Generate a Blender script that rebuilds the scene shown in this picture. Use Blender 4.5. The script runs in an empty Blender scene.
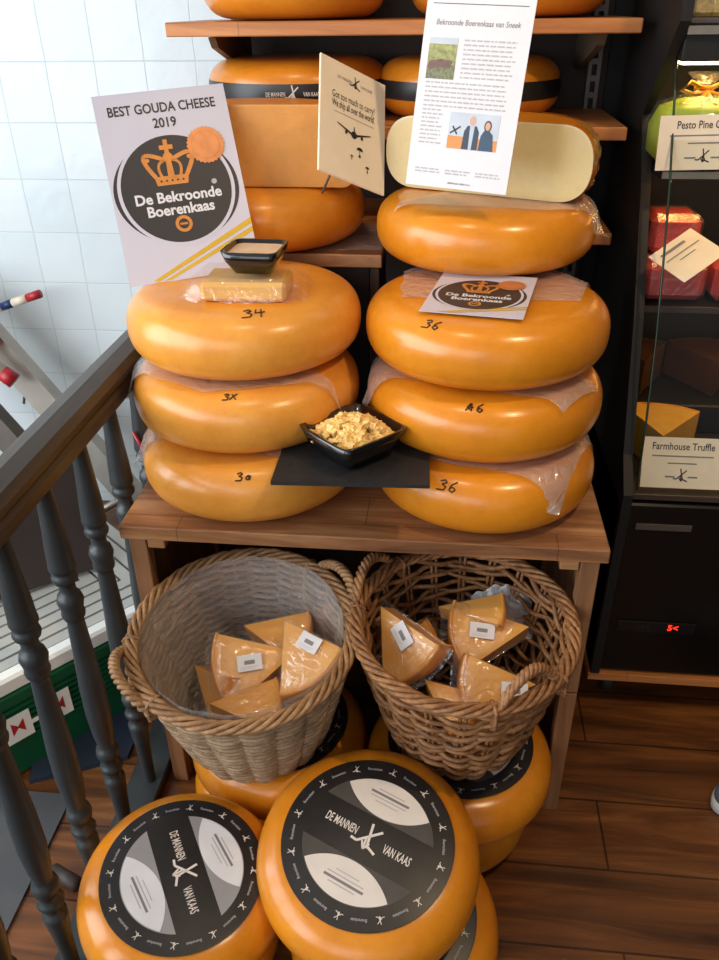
import bpy, math, random
from math import sin, cos, pi, radians, sqrt, atan2
from mathutils import Vector, Matrix, noise
random.seed(7)
SC = bpy.context.scene
COL = SC.collection

# ------------------------------------------------------------------ materials
def lin(c):
    return tuple(((x/255)/12.92 if x/255 <= .04045 else ((x/255+.055)/1.055)**2.4) for x in c) + (1,)
class NT:
    def __init__(s, name):
        s.m = bpy.data.materials.new(name); s.m.use_nodes = True
        s.t = s.m.node_tree; s.t.nodes.clear()
        s.out = s.n('ShaderNodeOutputMaterial'); s.b = s.n('ShaderNodeBsdfPrincipled')
        s.l(s.b.outputs[0], s.out.inputs[0])
    def n(s, k, **a):
        n = s.t.nodes.new(k)
        for q, v in a.items(): setattr(n, q, v)
        return n
    def l(s, a, b): s.t.links.new(a, b)
    def coord(s, scale=(1, 1, 1), rot=(0, 0, 0), kind='Object', loc=(0, 0, 0)):
        tc = s.n('ShaderNodeTexCoord'); mp = s.n('ShaderNodeMapping')
        mp.inputs['Scale'].default_value = scale; mp.inputs['Rotation'].default_value = rot; mp.inputs['Location'].default_value = loc
        s.l(tc.outputs[kind], mp.inputs[0]); return mp.outputs[0]
    def noise(s, vec, scale, detail=4, rough=.5, dist=0):
        n = s.n('ShaderNodeTexNoise'); n.inputs['Scale'].default_value = scale; n.inputs['Detail'].default_value = detail
        n.inputs['Roughness'].default_value = rough; n.inputs['Distortion'].default_value = dist
        s.l(vec, n.inputs['Vector']); return n.outputs['Fac']
    def ramp(s, fac, stops):
        r = s.n('ShaderNodeValToRGB'); e = r.color_ramp.elements
        while len(e) < len(stops): e.new(.5)
        for q, (p, c) in zip(e, stops): q.position = p; q.color = c
        s.l(fac, r.inputs[0]); return r.outputs[0]
    def bump(s, h, strength=.2, dist=.01):
        b = s.n('ShaderNodeBump'); b.inputs['Strength'].default_value = strength; b.inputs['Distance'].default_value = dist
        s.l(h, b.inputs['Height']); s.l(b.outputs[0], s.b.inputs['Normal']); return b
def plain(name, c, rough=.5, metal=0, noise_amt=.08, ns=30, coat=0, bump=0):
    t = NT(name); v = t.coord(); f = t.noise(v, ns, 3)
    a = lin(c); lo = tuple(x*(1-noise_amt) for x in a[:3])+(1,); hi = tuple(min(1, x*(1+noise_amt)) for x in a[:3])+(1,)
    t.l(t.ramp(f, [(.3, lo), (.7, hi)]), t.b.inputs['Base Color'])
    t.b.inputs['Roughness'].default_value = rough; t.b.inputs['Metallic'].default_value = metal
    t.b.inputs['Coat Weight'].default_value = coat
    if bump: t.bump(f, bump, .003)
    return t.m
def emit(name, c, s):
    t = NT(name); t.b.inputs['Base Color'].default_value = lin(c); t.b.inputs['Emission Color'].default_value = lin(c)
    t.b.inputs['Emission Strength'].default_value = s; return t.m
def cheese_mat(name, c1, c2, rough=.3, cloth=.15, stain=.5):
    t = NT(name); v = t.coord()
    f = t.noise(v, 7, 5, .6); base = t.ramp(f, [(.3, lin(c1)), (.72, lin(c2))])
    f2 = t.noise(t.coord(loc=(3, 1, 2)), 45, 6, .7)
    mix = t.n('ShaderNodeMix', data_type='RGBA', blend_type='MULTIPLY'); mix.inputs[0].default_value = stain
    t.l(base, mix.inputs[6]); t.l(t.ramp(f2, [(.3, (.82, .78, .7, 1)), (.55, (1, 1, 1, 1))]), mix.inputs[7])
    t.l(mix.outputs[2], t.b.inputs['Base Color'])
    t.b.inputs['Roughness'].default_value = rough
    t.b.inputs['Coat Weight'].default_value = .25; t.b.inputs['Coat Roughness'].default_value = .22
    t.b.inputs['Subsurface Weight'].default_value = .06; t.b.inputs['Subsurface Radius'].default_value = (.01, .004, .001)
    # faint cloth weave pressed in the rind
    w = t.n('ShaderNodeTexWave'); w.inputs['Scale'].default_value = 110; w.inputs['Distortion'].default_value = 1.5
    t.l(t.coord(rot=(0, pi/2, 0)), w.inputs[0])
    ad = t.n('ShaderNodeMath', operation='MULTIPLY_ADD'); t.l(w.outputs['Fac'], ad.inputs[0]); ad.inputs[1].default_value = .12; t.l(f2, ad.inputs[2])
    t.bump(ad.outputs[0], cloth, .002)
    return t.m
def wood(name, dark, mid, light, axis='X', rough=.45, scale=1., bump=.15, blocks=None):
    t = NT(name)
    sc = {'X': (2.2, 26, 26), 'Y': (26, 2.2, 26), 'Z': (26, 26, 2.2)}[axis]
    sc = tuple(q*scale for q in sc); v = t.coord(scale=sc)
    f = t.noise(v, 1, 6, .62, .9); col = t.ramp(f, [(.28, lin(dark)), (.5, lin(mid)), (.72, lin(light))])
    if blocks:
        # staves of slightly different tone
        br = t.n('ShaderNodeTexBrick'); br.inputs['Scale'].default_value = 1; br.inputs['Brick Width'].default_value = blocks[0]; br.inputs['Row Height'].default_value = blocks[1]
        br.inputs['Mortar Size'].default_value = blocks[2]; br.inputs['Color1'].default_value = (.86, .86, .86, 1); br.inputs['Color2'].default_value = (1.0, 1, 1, 1)
        br.inputs['Mortar'].default_value = (.25, .2, .18, 1); br.inputs['Bias'].default_value = .1
        t.l(t.coord(loc=(.3, -.039, 0)), br.inputs[0])
        mx = t.n('ShaderNodeMix', data_type='RGBA', blend_type='MULTIPLY'); mx.inputs[0].default_value = 1
        t.l(col, mx.inputs[6]); t.l(br.outputs['Color'], mx.inputs[7]); col = mx.outputs[2]
    t.l(col, t.b.inputs['Base Color']); t.b.inputs['Roughness'].default_value = rough
    t.bump(f, bump, .003)
    return t.m
def film(name, tint=(235, 235, 235), a=.32, rough=.12, bs=.5, ns=35, gl=.08):
    t = NT(name); v = t.coord(); f = t.noise(v, ns, 3, .5, 1.2)
    t.b.inputs['Base Color'].default_value = lin(tint); t.b.inputs['Roughness'].default_value = rough
    t.b.inputs['Specular IOR Level'].default_value = .9
    t.bump(f, bs, .01)
    tr = t.n('ShaderNodeBsdfTransparent'); mx = t.n('ShaderNodeMixShader')
    g = t.n('ShaderNodeBsdfGlossy'); g.inputs['Roughness'].default_value = .12; g.inputs['Color'].default_value = (.9, .9, .9, 1)
    bn = [n for n in t.t.nodes if n.type == 'BUMP'][0]; t.l(bn.outputs[0], g.inputs['Normal'])
    mx.inputs[0].default_value = a; t.l(tr.outputs[0], mx.inputs[1]); t.l(t.b.outputs[0], mx.inputs[2])
    m2 = t.n('ShaderNodeMixShader'); m2.inputs[0].default_value = gl; t.l(mx.outputs[0], m2.inputs[1]); t.l(g.outputs[0], m2.inputs[2])
    t.l(m2.outputs[0], t.out.inputs[0])
    return t.m

M = {}
M['rind'] = cheese_mat('cheese_rind_pale', (222, 140, 46), (240, 166, 68))
M['rind_deep'] = cheese_mat('cheese_rind_deep', (212, 126, 24), (232, 148, 34), .26, .1)
M['rind_old'] = cheese_mat('cheese_rind_old', (205, 120, 24), (228, 142, 36), .3, .12)
M['cut_old'] = cheese_mat('aged_cheese_paste', (196, 128, 44), (214, 146, 58), .55, .4)
M['cut_young'] = cheese_mat('young_cheese_paste', (206, 180, 116), (220, 196, 132), .45, .3, .3)
M['cut_edge'] = cheese_mat('cheese_edge_ring', (208, 186, 136), (222, 202, 154), .4, .2, .3)
M['paste'] = cheese_mat('wedge_paste', (224, 154, 54), (238, 172, 72), .35, .2, .3)
M['wedge_rind'] = cheese_mat('wedge_rind', (226, 138, 30), (240, 160, 48), .3, .1)
M['top'] = wood('crate_top_wood', (104, 66, 42), (164, 112, 72), (204, 154, 108), 'X', .40, 1, .2, (.62, .085, .0006))
M['crate'] = wood('crate_side_wood', (100, 66, 42), (142, 98, 64), (168, 122, 84), 'Z', .5, 1, .2)
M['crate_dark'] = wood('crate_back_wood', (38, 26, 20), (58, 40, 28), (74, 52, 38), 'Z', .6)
M['shelf'] = wood('shelf_wood', (160, 92, 44), (200, 126, 66), (224, 154, 90), 'X', .4, 1, .1, (.38, .4, .0005))
M['floor'] = wood('floor_planks', (46, 24, 10), (104, 60, 27), (146, 90, 44), 'X', .38, .8, .35, (1.3, .15, .0022))
M['rail'] = wood('handrail_wood', (36, 30, 24), (56, 46, 37), (74, 62, 50), 'Y', .42, 1.2, .1)
M['baluster'] = plain('baluster_paint', (44, 47, 48), .42, 0, .2, 14)
M['black'] = plain('black_lacquer', (14, 13, 12), .25, 0, .1)
M['blackmat'] = plain('black_matte', (16, 14, 13), .6, 0, .1)
M['slate'] = plain('slate', (34, 33, 34), .62, 0, .25, 60, 0, .3)
M['bowl'] = plain('black_ceramic', (15, 14, 14), .18, 0, .05, 10, .6)
M['wallpanel'] = plain('dark_brown_panel', (50, 36, 27), .6, 0, .1, 6)
M['steel'] = plain('slotted_steel', (120, 112, 106), .45, .6, .05)
M['alu'] = plain('aluminium', (176, 168, 158), .4, .55, .12, 12)
M['white'] = plain('white_plastic', (228, 228, 222), .35, 0, .04)
M['slat'] = plain('slat_plastic', (172, 172, 166), .45, 0, .06, 8)
M['green'] = plain('green_plastic', (10, 78, 48), .38, 0, .1, 10)
M['greendk'] = plain('green_plastic_groove', (4, 40, 26), .5, 0, .1, 10)
M['navy'] = plain('grey_floor_tone', (70, 70, 72), .7, 0, .15, 8)
M['navydk'] = plain('navy_tarp', (26, 36, 52), .6, 0, .15, 8)
M['brownboard'] = plain('brown_board', (50, 38, 34), .6, 0, .15, 10)
M['red'] = plain('red_plastic', (170, 32, 40), .4)
M['pink'] = plain('pink_plastic', (226, 110, 120), .4)
M['blue'] = plain('blue_tape', (32, 52, 100), .4)
M['cream'] = plain('cream_rod', (222, 208, 184), .45)
M['paper'] = plain('paper_white', (218, 214, 216), .45, 0, .02)
M['paperlilac'] = plain('paper_lilac_white', (200, 195, 208), .4, 0, .02, 10, .2)
M['board'] = plain('sign_board_cream', (240, 222, 196), .5, 0, .03)
M['ink'] = plain('print_black', (46, 42, 44), .45, 0, .05)
M['inkgrey'] = plain('print_grey', (128, 122, 122), .5, 0, .05)
M['inklite'] = plain('print_light_grey', (176, 170, 172), .5, 0, .05)
M['pen'] = plain('marker_ink', (48, 26, 14), .5, 0, .05)
M['lab_black'] = plain('label_black', (36, 33, 33), .38, 0, .2, 50)
M['lab_dark'] = plain('label_dark_grey', (72, 67, 64), .38, 0, .1, 50)
M['lab_silver'] = plain('label_silver', (158, 155, 156), .32, .15, .05)
M['lab_cream'] = plain('label_cream', (226, 214, 204), .42, 0, .04)
M['lab_white'] = plain('label_white', (222, 220, 222), .4, 0, .04)
M['crown'] = plain('print_copper', (206, 132, 62), .4, .2, .1, 60)
M['seal'] = plain('seal_copper', (214, 142, 92), .32, .45, .1, 60)
M['yellow'] = plain('print_yellow', (208, 164, 34), .45, 0, .05)
M['beige_tray'] = plain('pale_content', (222, 188, 156), .5)
M['crumb'] = plain('cheese_crumb', (246, 208, 132), .5, 0, .12, 90)
M['film'] = film('clear_wrap', a=.05, gl=.09)
M['sheetfilm'] = film('interleaf_film', (240, 234, 230), .3, .2, .7, 34, .16)
M['liner'] = film('basket_liner', (232, 230, 230), .3, .15, .8, 26, .16)
M['goldwrap'] = film('gold_wrap', (236, 180, 70), .4, .15, .9, 50, .25)
M['green_cheese'] = cheese_mat('pesto_cheese', (150, 176, 20), (184, 204, 30), .35, .1, .3)
M['red_cheese'] = cheese_mat('red_cheese', (190, 50, 44), (214, 70, 58), .35, .1, .3)
M['truffle'] = cheese_mat('truffle_cheese', (186, 142, 44), (206, 164, 62), .5, .3, .6)
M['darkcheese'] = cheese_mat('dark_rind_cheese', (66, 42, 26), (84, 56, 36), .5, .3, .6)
M['gold'] = plain('gold_ribbon', (200, 140, 44), .3, .6)
M['nuts'] = plain('yellow_bits', (206, 176, 84), .6, 0, .35, 120, 0, .6)
M['tray'] = plain('grey_tray', (96, 88, 92), .35)
M['metal_edge'] = plain('shelf_edge_metal', (168, 156, 140), .3, .8)
M['ceiling'] = plain('ceiling_paint', (198, 190, 180), .8)
M['shoe'] = plain('shoe_grey', (104, 108, 118), .7, 0, .15, 80)
M['sole'] = plain('shoe_sole', (196, 192, 186), .5)
M['redled'] = emit('red_led', (255, 40, 20), 3)
M['led'] = emit('warm_strip_lamp', (255, 205, 130), 22)
M['sky'] = plain('photo_sky', (190, 196, 206), .4); M['grass'] = plain('photo_meadow', (146, 146, 86), .4, 0, .4, 160)
M['grass2'] = plain('photo_hedge', (112, 112, 78), .4, 0, .5, 300); M['cow'] = plain('photo_cattle', (110, 78, 66), .4, 0, .3, 300)
M['suit'] = plain('photo_dark_suit', (42, 50, 66), .4); M['dress'] = plain('photo_blue_dress', (40, 66, 92), .4); M['skin'] = plain('photo_skin', (206, 158, 130), .4)
M['shirt'] = plain('photo_shirt', (176, 190, 206), .4); M['orange'] = plain('photo_orange', (214, 136, 60), .4); M['hair'] = plain('photo_hair', (88, 44, 34), .4)
M['rubber'] = plain('rubber', (30, 29, 28), .6); M['brass'] = plain('bracket_steel', (112, 94, 76), .5, .4)
def wicker(name, a, b, c):
    t = NT(name); f = t.noise(t.coord(scale=(1, 1, 3)), 22, 5, .7); f2 = t.noise(t.coord(), 140, 2)
    ad = t.n('ShaderNodeMath', operation='MULTIPLY_ADD'); t.l(f2, ad.inputs[0]); ad.inputs[1].default_value = .35; t.l(f, ad.inputs[2])
    t.l(t.ramp(ad.outputs[0], [(.45, lin(a)), (.65, lin(b)), (.85, lin(c))]), t.b.inputs['Base Color'])
    t.b.inputs['Roughness'].default_value = .55; t.bump(f2, .3, .002); return t.m
M['wick_l'] = wicker('wicker_pale', (118, 92, 66), (160, 130, 98), (190, 162, 128))
M['wick_lr'] = wicker('wicker_rim', (112, 78, 48), (152, 112, 74), (182, 142, 100))
M['wick_r'] = wicker('wicker_brown', (92, 58, 34), (140, 94, 56), (178, 128, 80))
def tile_mat():
    t = NT('glazed_white_tile')
    v = t.coord(rot=(-pi/2, 0, 0), loc=(0, 0, 0))
    tc = t.n('ShaderNodeTexCoord'); sx = t.n('ShaderNodeSeparateXYZ'); t.l(tc.outputs['Object'], sx.inputs[0])
    cb = t.n('ShaderNodeCombineXYZ')
    def aff(o, off):
        m = t.n('ShaderNodeMath', operation='ADD'); m.inputs[1].default_value = off; t.l(o, m.inputs[0]); return m.outputs[0]
    nz = t.n('ShaderNodeTexNoise'); nz.inputs['Scale'].default_value = 4; t.l(tc.outputs['Object'], nz.inputs['Vector'])
    wob = t.n('ShaderNodeMath', operation='MULTIPLY_ADD'); t.l(nz.outputs['Fac'], wob.inputs[0]); wob.inputs[1].default_value = .012
    t.l(aff(sx.outputs['X'], 10*.124+.109), wob.inputs[2])
    t.l(wob.outputs[0], cb.inputs[0]); t.l(aff(sx.outputs['Z'], .1+.003), cb.inputs[1])
    br = t.n('ShaderNodeTexBrick'); br.offset = 0; br.inputs['Scale'].default_value = 1; br.inputs['Brick Width'].default_value = .124; br.inputs['Row Height'].default_value = .1365
    br.inputs['Mortar Size'].default_value = .0018; br.inputs['Mortar Smooth'].default_value = .6
    br.inputs['Color1'].default_value = lin((212, 221, 224)); br.inputs['Color2'].default_value = lin((221, 227, 228)); br.inputs['Mortar'].default_value = lin((196, 205, 208))
    t.l(cb.outputs[0], br.inputs[0]); t.l(br.outputs['Color'], t.b.inputs['Base Color'])
    f = t.noise(t.coord(), 16, 3)
    sb = t.n('ShaderNodeMath', operation='MULTIPLY_ADD'); t.l(br.outputs['Fac'], sb.inputs[0]); sb.inputs[1].default_value = -.7; t.l(f, sb.inputs[2])
    t.bump(sb.outputs[0], .35, .006); t.b.inputs['Roughness'].default_value = .22
    return t.m
M['tile'] = tile_mat()

# ------------------------------------------------------------------ mesh builder
class MB:
    def __init__(s): s.v = []; s.f = []; s.mi = []; s.mats = []; s.sm = []
    def mat(s, m):
        if isinstance(m, str): m = M[m]
        if m not in s.mats: s.mats.append(m)
        return s.mats.index(m)
    def add(s, vs, fs, m, smooth=False, mx=None):
        k = len(s.v); i = s.mat(m)
        for p in vs:
            p = Vector(p); s.v.append(mx @ p if mx else p)
        for f in fs: s.f.append([k+q for q in f]); s.mi.append(i); s.sm.append(smooth)
        return s
    def box(s, lo, hi, m, mx=None, bev=0):
        x0, y0, z0 = lo; x1, y1, z1 = hi
        if bev:
            b = bev; P = []; F = []
            # chamfered box: 24 vertices
            def vid(cx, cy, cz, ax):
                c = [cx, cy, cz]; L = [[x0, x1], [y0, y1], [z0, z1]]
                return tuple(L[i][c[i]] + (0 if i == ax else (b if c[i] == 0 else -b)) for i in range(3))
            idx = {}
            for cx in (0, 1):
                for cy in (0, 1):
                    for cz in (0, 1):
                        for ax in range(3): idx[(cx, cy, cz, ax)] = len(P); P.append(vid(cx, cy, cz, ax))
            for ax in range(3):
                o = [i for i in range(3) if i != ax]
                for sd in (0, 1):
                    q = []
                    for a, c in ((0, 0), (1, 0), (1, 1), (0, 1)):
                        k = [0, 0, 0]; k[ax] = sd; k[o[0]] = a; k[o[1]] = c; q.append(idx[(*k, ax)])
                    F.append(q)
            for ax in range(3):
                o = [i for i in range(3) if i != ax]
                for a in (0, 1):
                    for c in (0, 1):
                        k0 = [0]*3; k1 = [0]*3; k0[ax] = 0; k1[ax] = 1
                        for k in (k0, k1): k[o[0]] = a; k[o[1]] = c
                        F.append([idx[(*k0, o[0])], idx[(*k0, o[1])], idx[(*k1, o[1])], idx[(*k1, o[0])]])
            for cx in (0, 1):
                for cy in (0, 1):
                    for cz in (0, 1): F.append([idx[(cx, cy, cz, a)] for a in range(3)])
            return s.add(P, F, m, False, mx)
        P = [(x0, y0, z0), (x1, y0, z0), (x1, y1, z0), (x0, y1, z0), (x0, y0, z1), (x1, y0, z1), (x1, y1, z1), (x0, y1, z1)]
        return s.add(P, [(0, 3, 2, 1), (4, 5, 6, 7), (0, 1, 5, 4), (1, 2, 6, 5), (2, 3, 7, 6), (3, 0, 4, 7)], m, False, mx)
    def poly(s, pts, m, z=0, mx=None):   # flat polygon in XY (triangle fan about its centroid, for star-shaped outlines)
        n = len(pts); cx = sum(p[0] for p in pts)/n; cy = sum(p[1] for p in pts)/n
        P = [(p[0], p[1], z) for p in pts] + [(cx, cy, z)]
        return s.add(P, [(i, (i+1) % n, n) for i in range(n)], m, False, mx)
    def ngon(s, pts, m, z=0, mx=None):
        return s.add([(p[0], p[1], z) for p in pts], [tuple(range(len(pts)))], m, False, mx)
    def prism(s, pts, z0, z1, m, mx=None, smooth=False):
        n = len(pts); P = [(p[0], p[1], z0) for p in pts]+[(p[0], p[1], z1) for p in pts]
        s.add(P, [tuple(range(n-1, -1, -1)), tuple(range(n, 2*n))], m, False, mx)
        return s.add(P, [(i, (i+1) % n, n+(i+1) % n, n+i) for i in range(n)], m, smooth, mx)
    def lathe(s, prof, m, n=64, mx=None, smooth=True, a0=0, a1=2*pi, wob=None):
        P = []; F = []; full = abs(a1-a0-2*pi) < 1e-6; k = n if full else n+1; L = len(prof)
        for i in range(k):
            a = a0+(a1-a0)*i/n
            for (r, z) in prof:
                w = wob(a, r, z) if wob else 1
                P.append((r*w*cos(a), r*w*sin(a), z))
        for i in range(n):
            j = (i+1) % k
            for q in range(L-1): F.append((i*L+q, j*L+q, j*L+q+1, i*L+q+1))
        return s.add(P, F, m, smooth, mx)
    def tube(s, pts, r, m, n=6, closed=False, mx=None, cap=True):
        pts = [Vector(p) for p in pts]; K = len(pts); P = []; F = []; up = None
        for i, p in enumerate(pts):
            a = pts[(i-1) % K] if (closed or i > 0) else p; b = pts[(i+1) % K] if (closed or i < K-1) else p
            t = (b-a); t = t.normalized() if t.length > 1e-9 else Vector((0, 0, 1))
            if up is None:
                up = Vector((0, 0, 1)) if abs(t.z) < .9 else Vector((1, 0, 0))
            u = (up - t*up.dot(t)); u = u.normalized() if u.length > 1e-6 else t.orthogonal().normalized(); w = t.cross(u); up = u
            rr = r[i] if isinstance(r, (list, tuple)) else r
            for q in range(n): P.append(p+u*rr*cos(2*pi*q/n)+w*rr*sin(2*pi*q/n))
        for i in range(K if closed else K-1):
            j = (i+1) % K
            for q in range(n): F.append((i*n+q, i*n+(q+1) % n, j*n+(q+1) % n, j*n+q))
        if cap and not closed: F.append(tuple(range(n-1, -1, -1))); F.append(tuple((K-1)*n+q for q in range(n)))
        return s.add(P, F, m, True, mx)
    def text(s, body, size, m, mx, bold=0, sx=1, align='CENTER', shear=0):
        cu = bpy.data.curves.new('t', 'FONT'); cu.body = body; cu.size = size; cu.align_x = align; cu.align_y = 'CENTER'; cu.offset = bold*size
        cu.resolution_u = 3; cu.shear = shear
        ob = bpy.data.objects.new('t', cu); COL.objects.link(ob); bpy.context.view_layer.update()
        me = bpy.data.meshes.new_from_object(ob.evaluated_get(bpy.context.evaluated_depsgraph_get()))
        s.add([(v.co.x*sx, v.co.y, v.co.z) for v in me.vertices], [tuple(p.vertices) for p in me.polygons], m, False, mx)
        bpy.data.objects.remove(ob); bpy.data.curves.remove(cu); bpy.data.meshes.remove(me); return s
    def build(s, name, parent=None, loc=None):
        me = bpy.data.meshes.new(name); me.from_pydata([tuple(v) for v in s.v], [], s.f)
        for m in s.mats: me.materials.append(m)
        me.polygons.foreach_set('material_index', s.mi); me.polygons.foreach_set('use_smooth', s.sm); me.update()
        o = bpy.data.objects.new(name, me); COL.objects.link(o)
        if parent: o.parent = parent
        if loc: o.location = loc
        return o
def tag(o, label, cat, group=None):
    o['label'] = label; o['category'] = cat
    if group: o['group'] = group
    return o
def thing(name, label, cat, loc=(0, 0, 0), rot=(0, 0, 0), group=None):
    o = bpy.data.objects.new(name, None); COL.objects.link(o); o.empty_display_size = .02
    o.location = loc; o.rotation_euler = rot; return tag(o, label, cat, group)
def struct(o): o['kind'] = 'structure'; return o
def copy_tree(o, parent=None):
    c = o.copy(); COL.objects.link(c); c.parent = parent
    for ch in list(o.children): copy_tree(ch, c)
    return c
T = Matrix.Translation
def Rz(a): return Matrix.Rotation(a, 4, 'Z')
def Rx(a): return Matrix.Rotation(a, 4, 'X')
def Ry(a): return Matrix.Rotation(a, 4, 'Y')

# ------------------------------------------------------------------ the room
FX0, FX1, FY0, FY1, CH = -2.2, 2.2, -2.6, 2.1, 2.7
struct(MB().box((FX0, FY0, -.04), (FX1, FY1+.1, 0), 'floor').build('floor'))
struct(MB().box((FX0, FY1, 0), (FX1, FY1+.1, CH), 'tile').build('wall_back'))
struct(MB().box((FX0, FY0, CH), (FX1, FY1+.1, CH+.05), 'ceiling').build('ceiling'))
struct(MB().box((FX1, FY0, 0), (FX1+.1, FY1+.1, CH), 'wallpanel').build('wall_right'))
# left wall has a tall window opening
lw = MB()
lw.box((FX0-.1, FY0, 0), (FX0, FY1+.1, .5), 'tile'); lw.box((FX0-.1, FY0, 2.4), (FX0, FY1+.1, CH), 'tile')
lw.box((FX0-.1, FY0, .5), (FX0, -1.6, 2.4), 'tile'); lw.box((FX0-.1, 1.5, .5), (FX0, FY1+.1, 2.4), 'tile')
struct(lw.build('wall_left'))
wf = MB()
for y in (-1.6, -.05, 1.46): wf.box((FX0-.06, y, .5), (FX0-.01, y+.04, 2.4), 'white')
wf.box((FX0-.06, -1.6, .5), (FX0-.01, 1.5, .54), 'white'); wf.box((FX0-.06, -1.6, 2.36), (FX0-.01, 1.5, 2.4), 'white')
struct(wf.build('window_1'))
struct(MB().box((-.5, 2.06, .0), (.345, 2.1, 2.4), 'wallpanel').build('trim_1'))
struct(MB().box((.345, 2.05, .0), (2.2, 2.1, 2.4), 'blackmat').build('trim_2'))

# ------------------------------------------------------------------ cheese wheels
def prof(r, h, n=26, e=2/2.4, k=.6):
    a = k*h; P = []
    for i in range(n+1):
        t = -pi/2+pi*i/n; c, s_ = cos(t), sin(t)
        P.append((r-a+a*abs(c)**e, h/2+h/2*(abs(s_)**e)*(1 if s_ >= 0 else -1)))
    return [(0, 0)]+P+[(0, h)]
def wob_fn(seed, amp=.006):
    def w(a, r, z):
        return 1+amp*noise.noise(Vector((cos(a)*1.3+seed, sin(a)*1.3, z*7+seed)))+amp*.25*noise.noise(Vector((cos(a)*6, sin(a)*6+seed, z*30)))
    return w
GLYPH = {
 '3': [[(-.4, .8), (.1, 1), (.35, .75), (-.1, .5), (.4, .3), (.25, -.05), (-.5, -.1)]],
 '4': [[(-.25, .95), (-.4, .4), (.55, .45)], [(.25, .9), (.1, -.15)]],
 '6': [[(.35, 1.0), (-.2, .6), (-.3, .1), (.1, -.1), (.35, .2), (.0, .4), (-.25, .25)]],
 'x': [[(-.3, .9), (.4, .0)], [(.5, 1.0), (-.1, .5), (-.5, -.05)]],
 '0': [[(.1, .6), (-.25, .3), (-.1, 0), (.3, .05), (.35, .4), (.1, .6), (.2, .2), (.4, .5)]],
 'A': [[(-.5, .0), (-.2, .9), (.0, .95), (.15, .0)], [(-.5, .5), (.3, .45)], [(-.15, .9), (-.15, .1)]],
}
def writing(parent, r, h, th, tdeg, s, glyphs, slant=.1):
    P = prof(r, h)[1:-1]; n = len(P)-1
    L = [0]
    for i in range(n): L.append(L[-1]+sqrt((P[i+1][0]-P[i][0])**2+(P[i+1][1]-P[i][1])**2))
    def at(l):
        for i in range(n):
            if L[i+1] >= l:
                f = (l-L[i])/(L[i+1]-L[i]); a, b = P[i], P[i+1]
                nx, nz = (b[1]-a[1]), -(b[0]-a[0]); q = sqrt(nx*nx+nz*nz)
                return a[0]+(b[0]-a[0])*f+nx/q*.0006, a[1]+(b[1]-a[1])*f+nz/q*.0006
        return P[-1]
    l0 = L[int(round((tdeg+90)/180*n))]; mb = MB(); u0 = -(len(glyphs)-1)*.55
    for gi, g in enumerate(glyphs):
        for st in GLYPH[g]:
            pts = []; dense = []
            for a, b in zip(st, st[1:]):
                for k in range(4): dense.append((a[0]+(b[0]-a[0])*k/4, a[1]+(b[1]-a[1])*k/4))
            dense.append(st[-1])
            for (u, v) in dense:
                u = (u+u0+gi*1.1)+slant*v; ang = radians(th)+u*s/r; rr, z = at(l0+(v-.45)*s)
                pts.append((rr*cos(ang), rr*sin(ang), z))
            mb.tube(pts, .00115, 'pen', 5)
    o = mb.build('inked_number', parent); o['label'] = 'black handwritten number'
def arc(cx, cy, r, a0, a1, n=24): return [(cx+r*cos(radians(a0+(a1-a0)*i/n)), cy+r*sin(radians(a0+(a1-a0)*i/n))) for i in range(n+1)]
def strokes(mb, segs, w, m, z, mx):
    for (a, b) in segs:
        a = Vector(a); b = Vector(b); d = (b-a).normalized(); q = Vector((-d.y, d.x))*w
        mb.ngon([a-q, b-q, b+q, a+q], m, z, mx)
def knives(mb, s, m, z, mx):       # crossed cheese knives emblem
    strokes(mb, [((-.12*s, .95*s), (.18*s, -.5*s)), ((.62*s, .75*s), (-.55*s, -.35*s)), ((-.55*s, -.35*s), (-.95*s, -.3*s)), ((.1*s, -.35*s), (.75*s, -.62*s))], .075*s, m, z, mx)
    strokes(mb, [((-.25*s, -.2*s), (.0, -.62*s)), ((.0, -.62*s), (.22*s, -.2*s)), ((-.08*s, 0), (0, -.6*s))], .06*s, m, z+.00005, mx)
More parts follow.
